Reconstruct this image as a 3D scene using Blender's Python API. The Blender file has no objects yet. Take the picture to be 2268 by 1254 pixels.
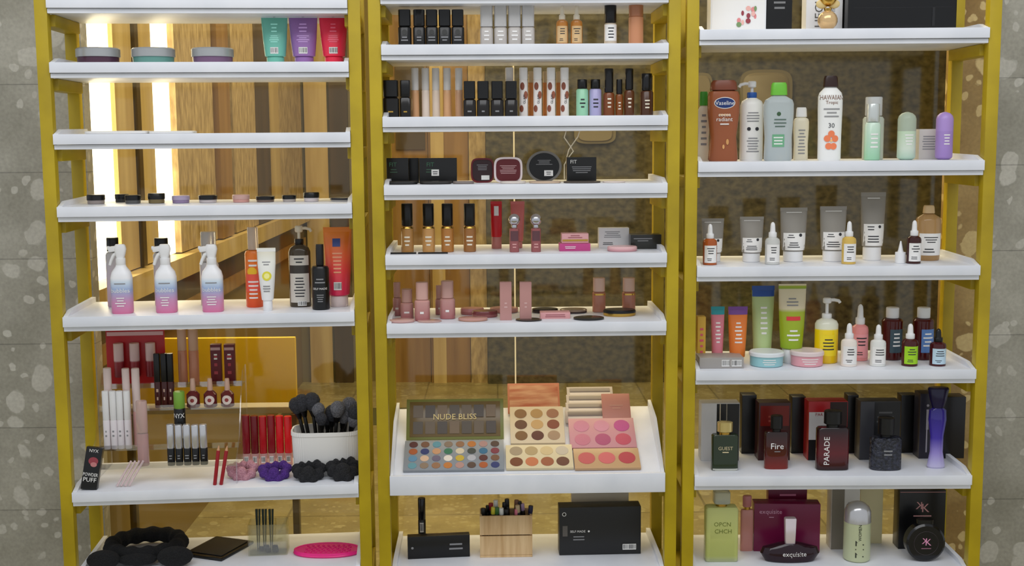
import bpy,bmesh,math,random
from mathutils import Vector,Matrix
random.seed(7)
F=2680.;W,H=2268.,1254.
C=Vector((0,-3,1.5))
p=math.atan(327/F);yw=math.atan(34/F);ro=math.radians(.42)
fw=Vector((math.sin(yw)*math.cos(p),math.cos(yw)*math.cos(p),-math.sin(p)))
r0=Vector((math.cos(yw),-math.sin(yw),0));u0=r0.cross(fw)
rt=r0*math.cos(ro)-u0*math.sin(ro);up=u0*math.cos(ro)+r0*math.sin(ro)
sc=bpy.context.scene
cam=bpy.data.cameras.new('camera');cam.lens=F/W*36;cam.sensor_width=36;cam.clip_start=.05
co=bpy.data.objects.new('camera',cam);sc.collection.objects.link(co)
co.matrix_world=Matrix(((rt.x,up.x,-fw.x,C.x),(rt.y,up.y,-fw.y,C.y),(rt.z,up.z,-fw.z,C.z),(0,0,0,1)))
sc.camera=co
def ray(px,py): return fw*F+rt*(px-W/2)-up*(py-H/2)
def proj(P):
    d=Vector(P)-C;k=F/d.dot(fw);return W/2+d.dot(rt)*k,H/2-d.dot(up)*k
class Unit:
    def __init__(s,a,O):
        s.a=math.radians(a);s.O=Vector(O);s.U=Vector((math.cos(s.a),math.sin(s.a),0));s.V=Vector((-math.sin(s.a),math.cos(s.a),0));s.z={}
    def w(s,u,v,z): q=s.O+s.U*u+s.V*v;return Vector((q.x,q.y,z))
    def hit(s,px,py,v):
        d=ray(px,py);t=(v-(C-s.O).dot(s.V))/d.dot(s.V);P=C+d*t
        return (P-s.O).dot(s.U),P.z,d.length*0+t*F
ids=Unit(0,(0,0,0))
def xat(px,py,Y): return ids.hit(px,py,Y)[0]
L=Unit(4,(xat(783,580,0),0,0));Mi=Unit(.5,(xat(1165,560,0),0,0));R=Unit(-1.2,(xat(1543,590,0),0,0))
# ---------- materials
def lin(c): return tuple(((x/255)/12.92 if x/255<=.04045 else ((x/255+.055)/1.055)**2.4) for x in c)+(1,)
mc={}
def newmat(nm):
    m=bpy.data.materials.new(nm);m.use_nodes=True;return m,m.node_tree.nodes,m.node_tree.links
def M(c,rough=.4,metal=0,tr=0,ior=1.45,em=0):
    k=(c,rough,metal,tr,ior,em)
    if k in mc: return mc[k]
    m,n,l=newmat('mat');b=n['Principled BSDF'];b.inputs['Base Color'].default_value=lin(c)
    b.inputs['Roughness'].default_value=rough;b.inputs['Metallic'].default_value=metal
    b.inputs['Transmission Weight'].default_value=tr;b.inputs['IOR'].default_value=ior
    if em: b.inputs['Emission Color'].default_value=lin(c);b.inputs['Emission Strength'].default_value=em
    mc[k]=m;return m
def GL(c=(225,232,232),tr=.85,rough=.04): return M(c,rough,0,tr,1.2)
def MG(stops,rough=.35,tr=0,coord='Generated'):
    k=('g',tuple(stops),rough,tr)
    if k in mc: return mc[k]
    m,n,l=newmat('gradient');b=n['Principled BSDF'];b.inputs['Roughness'].default_value=rough;b.inputs['Transmission Weight'].default_value=tr
    if tr:b.inputs['IOR'].default_value=1.2
    tc=n.new('ShaderNodeTexCoord');sx=n.new('ShaderNodeSeparateXYZ');cr=n.new('ShaderNodeValToRGB')
    l.new(tc.outputs['Generated'],sx.inputs[0]);l.new(sx.outputs['Z'],cr.inputs[0]);l.new(cr.outputs[0],b.inputs['Base Color'])
    e=cr.color_ramp.elements
    while len(e)<len(stops): e.new(.5)
    for i,(q,c) in enumerate(stops): e[i].position=q
    for i,(q,c) in enumerate(stops): e[i].color=lin(c)
    mc[k]=m;return m
def clear(f=.12,tint=(255,255,255)):
    k=('c',f,tint)
    if k in mc: return mc[k]
    m,n,l=newmat('acrylic');n.remove(n['Principled BSDF']);o=n['Material Output']
    t=n.new('ShaderNodeBsdfTransparent');t.inputs[0].default_value=lin(tint);g=n.new('ShaderNodeBsdfGlossy');g.inputs['Roughness'].default_value=.08
    x=n.new('ShaderNodeMixShader');x.inputs[0].default_value=f
    l.new(t.outputs[0],x.inputs[1]);l.new(g.outputs[0],x.inputs[2]);l.new(x.outputs[0],o.inputs[0]);mc[k]=m;return m
def terrazzo(c1,c2,c3,sc_=7,rough=.35,bricks=None):
    m,n,l=newmat('terrazzo');b=n['Principled BSDF'];b.inputs['Roughness'].default_value=rough
    tc=n.new('ShaderNodeTexCoord')
    no=n.new('ShaderNodeTexNoise');no.inputs['Scale'].default_value=6;no.inputs['Detail'].default_value=8
    l.new(tc.outputs['Object'],no.inputs['Vector'])
    mx=n.new('ShaderNodeVectorMath');mx.operation='ADD';l.new(tc.outputs['Object'],mx.inputs[0])
    sm=n.new('ShaderNodeVectorMath');sm.operation='SCALE';sm.inputs['Scale'].default_value=.1;l.new(no.outputs['Color'],sm.inputs[0]);l.new(sm.outputs[0],mx.inputs[1])
    def chips(scale,thr,e0,e1):
        v=n.new('ShaderNodeTexVoronoi');v.inputs['Scale'].default_value=scale;l.new(mx.outputs[0],v.inputs['Vector'])
        cr=n.new('ShaderNodeValToRGB');e=cr.color_ramp.elements;e[0].position=e0;e[0].color=(1,1,1,1);e[1].position=e1;e[1].color=(0,0,0,1)
        l.new(v.outputs['Distance'],cr.inputs[0]);sx=n.new('ShaderNodeSeparateXYZ');l.new(v.outputs['Color'],sx.inputs[0])
        g=n.new('ShaderNodeMath');g.operation='GREATER_THAN';g.inputs[1].default_value=thr;l.new(sx.outputs[0],g.inputs[0])
        mu=n.new('ShaderNodeMath');mu.operation='MULTIPLY';l.new(g.outputs[0],mu.inputs[0]);l.new(cr.outputs[0],mu.inputs[1]);return mu.outputs[0]
    cr2=n.new('ShaderNodeValToRGB');e=cr2.color_ramp.elements;e[0].position=.36;e[0].color=lin(c2);e[1].position=.64;e[1].color=lin(c1);l.new(no.outputs['Fac'],cr2.inputs[0])
    cur=cr2.outputs[0]
    for (s_,th,e0,e1) in ((sc_,.66,.34,.38),(sc_*2.6,.6,.32,.38)):
        m1=n.new('ShaderNodeMix');m1.data_type='RGBA';l.new(chips(s_,th,e0,e1),m1.inputs[0]);l.new(cur,m1.inputs[6]);m1.inputs[7].default_value=lin(c3);cur=m1.outputs[2]
    n2=n.new('ShaderNodeTexNoise');n2.inputs['Scale'].default_value=110;n2.inputs['Detail'].default_value=4;l.new(tc.outputs['Object'],n2.inputs['Vector'])
    m2=n.new('ShaderNodeMix');m2.data_type='RGBA';m2.blend_type='OVERLAY';m2.inputs[0].default_value=.35;l.new(cur,m2.inputs[6])
    hs=n.new('ShaderNodeRGBToBW');l.new(n2.outputs['Color'],hs.inputs[0]);l.new(hs.outputs[0],m2.inputs[7])
    out=m2.outputs[2]
    if bricks:
        mp=n.new('ShaderNodeMapping');mp.inputs['Rotation'].default_value=(math.pi/2,0,0) if bricks[2] else (0,0,0)
        l.new(tc.outputs['Object'],mp.inputs[0])
        bt=n.new('ShaderNodeTexBrick');bt.offset=0;bt.inputs['Scale'].default_value=1;bt.inputs['Mortar Size'].default_value=bricks[3];bt.inputs['Brick Width'].default_value=bricks[0];bt.inputs['Row Height'].default_value=bricks[1]
        bt.inputs['Color1'].default_value=(1,1,1,1);bt.inputs['Color2'].default_value=(.9,.9,.9,1);bt.inputs['Mortar'].default_value=(.6,.6,.6,1)
        l.new(mp.outputs[0],bt.inputs['Vector'])
        m3=n.new('ShaderNodeMix');m3.data_type='RGBA';m3.blend_type='MULTIPLY';m3.inputs[0].default_value=1;l.new(out,m3.inputs[6]);l.new(bt.outputs['Color'],m3.inputs[7]);out=m3.outputs[2]
    l.new(out,b.inputs['Base Color']);return m
def noisy(c1,c2,scale=(30,30,30),rough=.5,bump=0,detail=6,lo=.35,hi=.65):
    m,n,l=newmat('noisy');b=n['Principled BSDF'];b.inputs['Roughness'].default_value=rough
    tc=n.new('ShaderNodeTexCoord');mp=n.new('ShaderNodeMapping');mp.inputs['Scale'].default_value=scale;l.new(tc.outputs['Object'],mp.inputs[0])
    no=n.new('ShaderNodeTexNoise');no.inputs['Scale'].default_value=1;no.inputs['Detail'].default_value=detail;l.new(mp.outputs[0],no.inputs['Vector'])
    cr=n.new('ShaderNodeValToRGB');e=cr.color_ramp.elements;e[0].position=lo;e[0].color=lin(c1);e[1].position=hi;e[1].color=lin(c2)
    l.new(no.outputs['Fac'],cr.inputs[0]);l.new(cr.outputs[0],b.inputs['Base Color'])
    if bump:
        bp=n.new('ShaderNodeBump');bp.inputs['Strength'].default_value=bump;bp.inputs['Distance'].default_value=.01;l.new(no.outputs['Fac'],bp.inputs['Height']);l.new(bp.outputs[0],b.inputs['Normal'])
    return m
WH=M((232,232,232),.35);BK=M((14,14,15),.3);GREY=M((140,140,142));SILV=M((200,200,205),.2,1);GOLD=M((205,165,80),.25,1);INK=M((45,45,50),.6);CREAM=M((232,222,200),.4);PAPER=M((236,234,230),.6)
# ---------- geometry
def loft(secs,seg=28,rip=0):
    vs=[];fs=[]
    for (z,rx,ry,n) in secs:
        for j in range(seg):
            a=2*math.pi*(j+.5)/seg;c,s=math.cos(a),math.sin(a);k=1+(rip if j%2 else 0)
            vs.append((rx*k*math.copysign(abs(c)**(2/n),c),ry*k*math.copysign(abs(s)**(2/n),s),z))
    for i in range(len(secs)-1):
        for j in range(seg):
            k=(j+1)%seg;fs.append((i*seg+j,i*seg+k,(i+1)*seg+k,(i+1)*seg+j))
    fs.append(tuple(reversed(range(seg))));b=(len(secs)-1)*seg;fs.append(tuple(range(b,b+seg)))
    return vs,fs
def rbox(w,d,h,b=.0015,c=(0,0,0)):
    """box centred in x,y, base at c.z"""
    bm=bmesh.new();bmesh.ops.create_cube(bm,size=1);bmesh.ops.scale(bm,vec=(w,d,h),verts=bm.verts);bmesh.ops.translate(bm,vec=(c[0],c[1],c[2]+h/2),verts=bm.verts)
    if b>0: bmesh.ops.bevel(bm,geom=bm.edges[:],offset=min(b,w*.3,d*.3,h*.3),segments=2,affect='EDGES',profile=.6)
    bm.verts.index_update();o=([tuple(v.co) for v in bm.verts],[tuple(v.index for v in f.verts) for f in bm.faces]);bm.free();return o
def sweep(pts,rad,seg=10,closed=False):
    P=[Vector(q) for q in pts];n=len(P);vs=[];fs=[];ref=None
    for i in range(n):
        if closed: t=P[(i+1)%n]-P[i-1]
        else: t=P[min(i+1,n-1)]-P[max(i-1,0)]
        t.normalize()
        if ref is None: ref=Vector((0,0,1)) if abs(t.z)<.9 else Vector((1,0,0))
        a=(ref-t*ref.dot(t)).normalized();b=t.cross(a);ref=a
        r=rad(i/n) if callable(rad) else rad
        for j in range(seg):
            an=2*math.pi*j/seg;q=P[i]+a*(r*math.cos(an))+b*(r*math.sin(an));vs.append(tuple(q))
    for i in range(n if closed else n-1):
        for j in range(seg):
            k=(j+1)%seg;i2=(i+1)%n;fs.append((i*seg+j,i*seg+k,i2*seg+k,i2*seg+j))
    if not closed: fs.append(tuple(reversed(range(seg))));fs.append(tuple(range((n-1)*seg,n*seg)))
    return vs,fs
def ball(c,rx,ry=None,rz=None,seg=16,rings=9):
    ry=ry or rx;rz=rz or rx;s=[]
    for i in range(rings+1):
        a=-math.pi/2+math.pi*i/rings;k=max(math.cos(a),.02);s.append((rz*math.sin(a),rx*k,ry*k,2))
    return xf(loft(s,seg),Matrix.Translation(c))
def xf(g,m): return [tuple(m@Vector(v)) for v in g[0]],g[1]
def T(x,y,z): return Matrix.Translation((x,y,z))
def RX(a): return Matrix.Rotation(math.radians(a),4,'X')
def RY(a): return Matrix.Rotation(math.radians(a),4,'Y')
def RZ(a): return Matrix.Rotation(math.radians(a),4,'Z')
def comb(l):
    vs=[];fs=[];mi=[]
    for g,m in l:
        o=len(vs);vs+=list(g[0]);fs+=[tuple(i+o for i in f) for f in g[1]];mi+=[m]*len(g[1])
    return vs,fs,mi
def mesh(geo,mats,sharp=38):
    me=bpy.data.meshes.new('m');me.from_pydata(geo[0],[],geo[1])
    if not isinstance(mats,(list,tuple)): mats=[mats]
    for m in mats: me.materials.append(m)
    if len(geo)>2: me.polygons.foreach_set('material_index',geo[2])
    me.polygons.foreach_set('use_smooth',[True]*len(me.polygons));me.update()
    try: me.set_sharp_from_angle(angle=math.radians(sharp))
    except Exception: pass
    return me
def link(o): sc.collection.objects.link(o)
def make(name,label,cat,parts,mat=Matrix(),group=None,kind=None):
    if len(parts)==1:
        q=parts[0];top=bpy.data.objects.new(name,mesh(q[1],q[2]));link(top);top.matrix_world=mat
    else:
        top=bpy.data.objects.new(name,None);top.empty_display_size=.02;link(top);top.matrix_world=mat
        for q in parts:
            o=bpy.data.objects.new(q[0],mesh(q[1],q[2]));link(o);o.parent=top
            if len(q)>3 and q[3]: o['label']=q[3]
    if kind: top['kind']=kind
    if kind!='structure': top['label']=label;top['category']=cat
    elif label: top['label']=label
    if group: top['group']=group
    return top
# text
tcache={}
def tm(s):
    if s in tcache: return tcache[s]
    cu=bpy.data.curves.new('t','FONT');cu.body=s;cu.size=1;cu.resolution_u=2;cu.align_x='CENTER'
    o=bpy.data.objects.new('t',cu);link(o);dg=bpy.context.evaluated_depsgraph_get();me=bpy.data.meshes.new_from_object(o.evaluated_get(dg))
    V=[tuple(v.co) for v in me.vertices];Fc=[tuple(q.vertices) for q in me.polygons]
    bpy.data.objects.remove(o);bpy.data.curves.remove(cu);bpy.data.meshes.remove(me)
    x0=min(v[0] for v in V);x1=max(v[0] for v in V);y0=min(v[1] for v in V);y1=max(v[1] for v in V);h=y1-y0
    r=([((v[0]-(x0+x1)/2)/h,(v[1]-(y0+y1)/2)/h) for v in V],Fc,(x1-x0)/h);tcache[s]=r;return r
for s in ['GUEST','Fire','PARADE','PAR','717','WOMEN','exquisite','K','NUDE BLISS','POWDER','PUFF','FIT','Vaseline','cocoa','radiant','HAWAIIAN','Tropic','30','GLAM','THE','HEGLA','EST','NYX','SELF MADE','OPCN','CHCH','The','Ordinary','bubbles']:
    tm(s)
def surf(secs):
    def f(x,z):
        for i in range(len(secs)-1):
            a,b=secs[i],secs[i+1]
            if z<=b[0] and b[0]>a[0] or i==len(secs)-2:
                t=0 if b[0]==a[0] else min(1,max(0,(z-a[0])/(b[0]-a[0])));rx,ry,n=[a[k]+(b[k]-a[k])*t for k in (1,2,3)];break
        q=min(.999,abs(x/rx));return -ry*(1-q**n)**(1/n)
    return f
def patch(sf,x0,x1,z0,z1,e,nx=10,nz=4):
    vs=[(x0+(x1-x0)*i/nx,0,z0+(z1-z0)*j/nz) for j in range(nz+1) for i in range(nx+1)]
    vs=[(x,sf(x,z)-e,z) for x,_,z in vs];q=nx+1
    return vs,[(j*q+i,j*q+i+1,(j+1)*q+i+1,(j+1)*q+i) for j in range(nz) for i in range(nx)]
def disc(sf,cx,cz,rx,rz,e,seg=24):
    vs=[(cx,0,cz)]+[(cx+rx*k*math.cos(2*math.pi*i/seg),0,cz+rz*k*math.sin(2*math.pi*i/seg)) for k in (.5,1) for i in range(seg)]
    vs=[(x,sf(x,z)-e,z) for x,_,z in vs];fs=[]
    for i in range(seg):
        j=(i+1)%seg;fs.append((0,1+i,1+j));fs.append((1+i,1+seg+i,1+seg+j,1+j))
    return vs,fs
def txt(sf,s,cx,cz,hgt,e,rot=0,maxw=None,flip=1):
    V,Fc,asp=tm(s)
    if maxw and not rot and asp*hgt>maxw: hgt_x=maxw/asp
    else: hgt_x=hgt
    vs=[]
    for x,y in V:
        x*=hgt_x*flip;y*=hgt
        if rot: x,y=-y,x
        vs.append((cx+x,sf(cx+x,cz+y)-e,cz+y))
    if flip<0: Fc=[tuple(reversed(q)) for q in Fc]
    return vs,Fc
def LB(secs,w,h,*items):
    """items: ('p',x0,x1,z0,z1,mat) ('l',x0,x1,z0,z1,n,mat) ('t',s,cx,cz,hh,mat[,rot[,flip]]) ('d',cx,cz,rx,rz,mat) ('b',x0,x1,z0,z1)"""
    sf=surf(secs);out=[];mats=[]
    def mi(m):
        if m not in mats: mats.append(m)
        return mats.index(m)
    hw=w/2;lay=0
    for it in items:
        lay+=1;e=.0004+.0002*lay;k=it[0]
        if k=='p': out.append((patch(sf,it[1]*hw,it[2]*hw,it[3]*h,it[4]*h,e),mi(it[5])))
        elif k=='l':
            x0,x1,z0,z1,n,m=it[1:7];st=(z1-z0)/n
            for i in range(n):
                ln=random.uniform(.55,1);c=(x0+x1)/2;q=(x1-x0)/2*ln
                out.append((patch(sf,(c-q)*hw,(c+q)*hw,(z0+st*i+st*.3)*h,(z0+st*i+st*.68)*h,e,6,1),mi(m)))
        elif k=='t': out.append((txt(sf,it[1],it[2]*hw,it[3]*h,it[4]*h,e,it[6] if len(it)>6 else 0,w*.92,it[7] if len(it)>7 else 1),mi(it[5])))
        elif k=='d': out.append((disc(sf,it[1]*hw,it[2]*h,it[3]*hw,it[4]*hw,e),mi(it[5])))
        elif k=='b':
            x0,x1,z0,z1=it[1:5];out.append((patch(sf,x0*hw,x1*hw,z0*h,z1*h,e,4,1),mi(PAPER)));n=9
            for i in range(n):
                a=x0+(x1-x0)*(i+.6)/(n+.5);out.append((patch(sf,a*hw,(a+(x1-x0)*random.uniform(.03,.07))*hw,(z0*.85+z1*.15)*h,(z1*.9+z0*.1)*h,e+.0002,1,1),mi(INK)))
    return ('label',comb(out),mats)
def pf(l,w,h): return [(q[0]*h,q[1]*w/2,(q[2] if len(q)>2 else q[1])*w/2,q[3] if len(q)>3 else 2) for q in l]
def cy(t0,t1,r,ry=None,n=2,b=.08,bt=.012):
    ry=ry or r;return [(t0,r*(1-b),ry*(1-b),n),(t0+bt,r,ry,n),(t1-bt,r,ry,n),(t1,r*(1-b),ry*(1-b),n)]
# ---------- product builders (w,h in metres)
def dropper(w,h,body=None,lab=PAPER,ink=INK,bulb=WH,stripe=None):
    body=body or GL();s=pf(cy(0,.02,1,bt=.008)[:2]+[(.55,1),(.6,.92),(.645,.5),(.66,.48)],w,h)
    it=[('p',-.85,.85,.06,.48,lab),('l',-.6,.6,.26,.44,3,ink),('l',-.6,.2,.1,.18,2,ink)]
    return [('bottle',loft(s),body),LB(s,w,h,*it),('collar',loft(pf(cy(.645,.76,.55,b=.05),w,h)),bulb),
            ('dropper_bulb',loft(pf([(.76,.4),(.8,.36),(.9,.33),(.96,.28),(.99,.16),(1,.05)],w,h)),bulb)]
def tube(w,h,col,cap=WH,crimp=None,items=(),ct=.14,cr=.66,br=.78):
    s=pf([(ct,cr*.97,cr*.97),(ct+.015,br,br*.95),(.45,(br+1)/2,.72),(.75,.97,.42),(.94,1,.06)],w,h)
    P=[('cap',loft(pf(cy(0,ct,cr),w,h)),cap),('tube_body',loft(s),col),('crimp',loft(pf([(.94,1,.06,8),(1,1,.05,8)],w,h)),crimp or col)]
    if items: P.append(LB(s,w,h,*items))
    return P
def capbot(w,h,body,cap,split=.55,br=1,cr=.85,n=2,dr=1,items=(),neck=None,cn=None,ctop=1.0):
    s=pf([(0,br*.9,br*.9*dr,n),(.015,br,br*dr,n),(split-.05,br,br*dr,n),(split-.015,br*.85,br*.85*dr,n),(split,cr*.6,cr*.6*dr,n)],w,h)
    P=[('bottle',loft(s,32),body),('cap',loft(pf(cy(split,ctop,cr,cr*dr,cn or n,b=.06),w,h),32),cap)]
    if items: P.append(LB(s,w,h,*items))
    return P
def jar(w,h,body,lid,split=.5,items=(),dr=1):
    s=pf([(0,.85,.85*dr),(.05,.93,.93*dr),(split,.95,.95*dr)],w,h)
    l=pf([(split,1,dr),(split+.03,1,dr),(.92,1,dr),(1,.93,.93*dr)],w,h)
    P=[('jar_body',loft(s,36),body),('lid',loft(l,36),lid)]
    if items: P.append(LB(s,w,h,*items))
    return P
def pump(w,h,body,head=WH,items=(),bt=.66,n=2.4,collar=None,dr=.75,nz=1):
    s=pf([(0,.92,.92*dr,n),(.015,1,dr,n),(bt,1,dr,n),(bt+.05,.85,.85*dr,n),(bt+.09,.4,.4,2)],w,h)
    z=bt+.09;P=[('bottle',loft(s,32),body),('collar',loft(pf(cy(z,z+.07,.42),w,h)),collar or head),
      ('pump_stem',loft(pf([(z+.07,.14),(.95,.14)],w,h),12),head)]
    g=comb([(loft(pf(cy(.92,1,.36,b=.2),w,h)),0),(sweep([(0,0,.965*h),(nz*w*.3,0,.97*h),(nz*w*.5,0,.955*h),(nz*w*.56,0,.925*h)],w*.07),0)])
    P.append(('pump_head',g,head))
    if items: P.append(LB(s,w,h,*items))
    return P
def gloss(w,h,body,cap,split=.55,n=2,base=None,items=(),capup=True):
    P=[('tube_body',loft(pf(cy(0,split,1,n=n),w,h),20),body),('cap',loft(pf(cy(split,1,.97,n=n),w,h),20),cap)]
    if items: P.append(LB(pf(cy(0,split,1,n=n),w,h),w,h,*items))
    return P
def box(w,h,col,d=None,items=(),side=None):
    d=d or w*.5;P=[('carton',rbox(w,d,h,.0012),col)]
    if items: P.append(LB([(0,w/2,d/2,80),(h,w/2,d/2,80)],w,h,*items))
    return P
def flat(w,h,base,lid,dr=.85,n=2,items=()):
    return [('base',loft(pf([(0,.93,.93*dr,n),(.15,1,dr,n),(.5,1,dr,n)],w,h),32),base),('lid',loft(pf([(.5,1,dr,n),(.85,1,dr,n),(1,.94,.94*dr,n)],w,h),32),lid)]
# pf scales heights by h only, so flat() keeps its sections in fractions of h
def spot(U,s,x0,x1,yt,v,yb=None):
    xc=(x0+x1)/2;zs=U.z[s] if yb is None else U.hit(xc,yb,v)[1]
    u,zt,dp=U.hit(xc,yt,v);P=U.w(u,v,zs);_,py=proj(P)
    u,_,dp=U.hit(xc,(yt+py)/2,v);return U.w(u,v,zs),(x1-x0)*dp/F,max(.004,zt-zs)
def put(U,s,x0,x1,yt,v,fn,name,label,cat,group=None,yb=None,rz=0,tilt=0,**k):
    loc,w,h=spot(U,s,x0,x1,yt,v,yb);parts=fn(w,h,**k)
    return make(name,label,cat,parts,Matrix.Translation(loc)@Matrix.Rotation(U.a+math.radians(rz),4,'Z')@RX(-tilt),group)
# ---------- shelving
MUST=noisy((166,142,8),(190,164,16),(6,6,6),.42);SHW=noisy((222,225,232),(234,236,242),(8,8,8),.38);TH=.037
def unit(U,pa,pb,ys,label,slant=None):
    ua=U.hit(pa[0],pa[1],0)[0];ub=U.hit(pb[0],pb[1],0)[0];U.ua,U.ub=ua,ub;pcx=(pa[0]+pb[0])/2
    parts=[]
    for y in ys: U.z[y]=U.hit(pcx,y,-.008)[1]
    uc=(ua+ub)/2;w=ub-ua
    for (u,v) in ((ua-.0152,.015),(ub+.0152,.015),(ua-.0152,.265),(ub+.0152,.265)):
        parts.append(('post',rbox(.03,.03,2.25,.002,(u,v,.0)),MUST))
    def prism(x0,x1,pts):
        n=len(pts);vs=[(x0,a,b) for a,b in pts]+[(x1,a,b) for a,b in pts]
        return vs,[tuple(reversed(range(n))),tuple(range(n,2*n))]+[(i,(i+1)%n,n+(i+1)%n,n+i) for i in range(n)]
    for y in ys:
        z=U.z[y];base=z-TH
        if y!=slant:
            g=[(rbox(w-.001,.278,TH-.012,.001,(uc,.131,base+.012)),0),(rbox(w-.001,.27,.011,.001,(uc,.135,base)),0)]
            for e0,e1 in ((ua+.001,ua+.012),(ub-.012,ub-.001)): g.append((prism(e0,e1,[(.0,z-.0005),(.268,z-.0005),(.268,z+.014),(.04,z+.012),(.0,z+.001)]),0))
        else:
            z1=U.zslb
            g=[(rbox(w-.001,.012,.05,.001,(uc,-.002,base-.006)),0)]
            g.append((prism(ua+.001,ub-.001,[(.004,base),(.27,base),(.27,z1),(.004,z)]),0))
            for e0,e1 in ((ua+.001,ua+.009),(ub-.009,ub-.001)): g.append((prism(e0,e1,[(.004,z),(.27,z1),(.27,z1+.018),(.15,z1-.005),(.004,z+.006)]),0))
        parts.append(('shelf',comb(g),SHW,'white melamine shelf with grooved front edge'))
        for u in (ua-.01,ub+.01):
            parts.append(('crossbar',rbox(.04,.22,.028,.0015,(u,.14,base-.0285)),MUST))
    make('display_rack',label,'shelving',parts,Matrix.Translation(U.O)@Matrix.Rotation(U.a,4,'Z'),'yellow metal display racks')
unit(L,(133,580),(783,580),[-6,137,295,455,697,1083,1268],'mustard yellow metal rack with white shelves, hair products and lip glosses')
Mi.zslb=Mi.hit(1165,903,.27)[1]
unit(Mi,(853,560),(1477,560),[-28,97,257,408,563,715,1058,1262],'mustard yellow metal rack with white shelves and slanted palette tray',slant=1058)
unit(R,(1543,590),(2170,590),[63,357,590,820,1055,1262],'mustard yellow metal rack with white shelves, skincare and perfumes')
# ---------- setting
def slab(name,x0,x1,y0,y1,z0,z1,mat,b=0):
    make(name,None,None,[('s',rbox(x1-x0,y1-y0,z1-z0,b,((x0+x1)/2,(y0+y1)/2,z0)),mat)],kind='structure')
TZ=terrazzo((172,168,154),(148,144,129),(190,186,173),11,.35,(.9,.235,True,.0015))
TZ_WARM_LIGHT=terrazzo((178,150,92),(142,112,58),(205,180,122),11,.4)
xl=xat(204,600,.3);xr=xat(2094,600,.3);xr2=xat(2196,600,.3)
slab('wall_left',-3,xl,.30,.35,0,3,TZ);slab('wall_right',xr2,3.2,.30,.35,0,3,TZ)
slab('trim_1',xr,xr2,.301,.35,0,3,TZ_WARM_LIGHT)  # strip of wall with warm light spill painted into its golden stone colour
FL=terrazzo((166,154,108),(146,134,92),(176,166,122),14,.3,(.42,.42,False,.005))
slab('floor',-3,3.2,-3.6,4.6,-.05,0,FL)
CE=M((190,185,170),.8);slab('ceiling',-3,3.2,.36,4.6,3.0,3.05,CE)
STN=noisy((44,40,26),(100,93,66),(22,22,30),.7,.5,10,.3,.7);STL=noisy((140,116,70),(196,172,122),(40,40,14),.7,.5,8,.3,.7)
WD=noisy((132,98,50),(160,124,70),(14,14,1.2),.4);WDG=noisy((180,152,92),(208,184,126),(12,12,1),.4);DKW=noisy((66,52,28),(86,68,40),(14,14,1.2),.4);OLV=M((124,111,68),.6)
slab('wall_back',-1.5,3.2,4.35,4.55,0,3,OLV)
slab('wall_side',-1.4,-1.2,.355,4.35,0,3,M((140,118,66),.6));slab('wall_far_side',3.0,3.2,.355,4.35,0,3,OLV)
n=[1]
def bgp(x0,x1,z0,z1,mat,t=.05,Y=4.35):
    n[0]+=1;slab('trim_%d'%n[0],xat(x0,500,Y-t),xat(x1,500,Y-t),Y-t,Y-.001,z0,z1,mat)
bgp(1078,2600,0,3,STN,.12);bgp(1040,1077,0,3,STL,.08);bgp(846,868,0,3,WDG,.07);bgp(869,950,.0,3,WD,.04);bgp(951,1039,0,3,WD,.06)
bgp(880,944,1.42,2.0,DKW,.055);bgp(956,985,0,3,WDG,.08);bgp(735,775,0,3,DKW,.04);bgp(680,730,0,3,WDG,.03)
def sdp(x0,x1,z0,z1,mat,t=.02,name=None):
    n[0]+=1;d0=1.2*F/(1100-x0)-3;d1=1.2*F/(1100-x1)-3
    slab(name or 'trim_%d'%n[0],-1.199,-1.2+t,max(.375,d0),d1,z0,z1,mat)
EMW=M((255,250,236),.5,em=5)
sdp(200,247,1.08,2.9,EMW,.02,'window_1');sdp(337,377,1.08,2.9,EMW,.02,'window_2')
sdp(250,290,1.08,2.9,WDG,.03);sdp(292,300,1.08,2.9,DKW,.04);sdp(301,334,1.08,2.9,WDG,.03);sdp(379,462,1.08,2.9,STL,.04);sdp(464,490,1.08,2.9,WD,.06);sdp(491,500,1.08,2.9,DKW,.03)
sdp(501,552,1.08,2.9,STL,.05);sdp(553,584,1.08,2.9,DKW,.05);sdp(586,606,1.08,2.9,WDG,.05);sdp(608,660,1.08,2.9,STL,.04)
slab('trim_40',-1.199,-1.12,.375,4.3,1.0,1.075,WDG);slab('trim_41',-1.199,-1.16,.375,4.3,.9,.999,DKW);slab('trim_42',-1.199,-1.15,.375,4.3,.84,.899,WD)
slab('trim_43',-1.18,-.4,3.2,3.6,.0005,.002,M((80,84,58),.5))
YB=noisy((252,208,20),(255,214,30),(5,5,5),.5)
make('bench','yellow painted bench back with dark legs behind glass','bench',[('backrest',rbox(.53,.02,.2,.003,(0,0,.70)),YB),('leg',rbox(.02,.03,.659,.002,(.25,0.02,0)),DKW),('leg',rbox(.02,.03,.659,.002,(-.25,0.02,0)),DKW),('seat',rbox(.53,.14,.02,.003,(0,.09,.66)),M((180,172,150),.5))],T(-.875,.62,0))
for px,py,wd_,hd in ((1697,200,116,90),(1548,205,60,86),(1318,290,92,56)):  # pale plates added to imitate lamp reflections, no fixtures on this wall
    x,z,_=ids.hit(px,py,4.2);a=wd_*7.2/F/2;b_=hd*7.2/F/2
    make('lamp_reflection','pale rounded plate standing in for a lamp reflection','reflection',[('backplate',xf(loft([(0,a,b_,4),(.03,a,b_,4)],40),T(x,4.23,z)@RX(90)),M((118,108,76),.5)),('inner_plate',xf(loft([(.0305,a*.88,b_*.85,4),(.04,a*.8,b_*.78,4)],40),T(x,4.23,z)@RX(90)),M((132,120,86),.5))],group='lamp reflections')
slab('window_3',xl-.01,xr+.01,.352,.356,.2,2.9,clear(.04,(250,246,232)))
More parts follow.
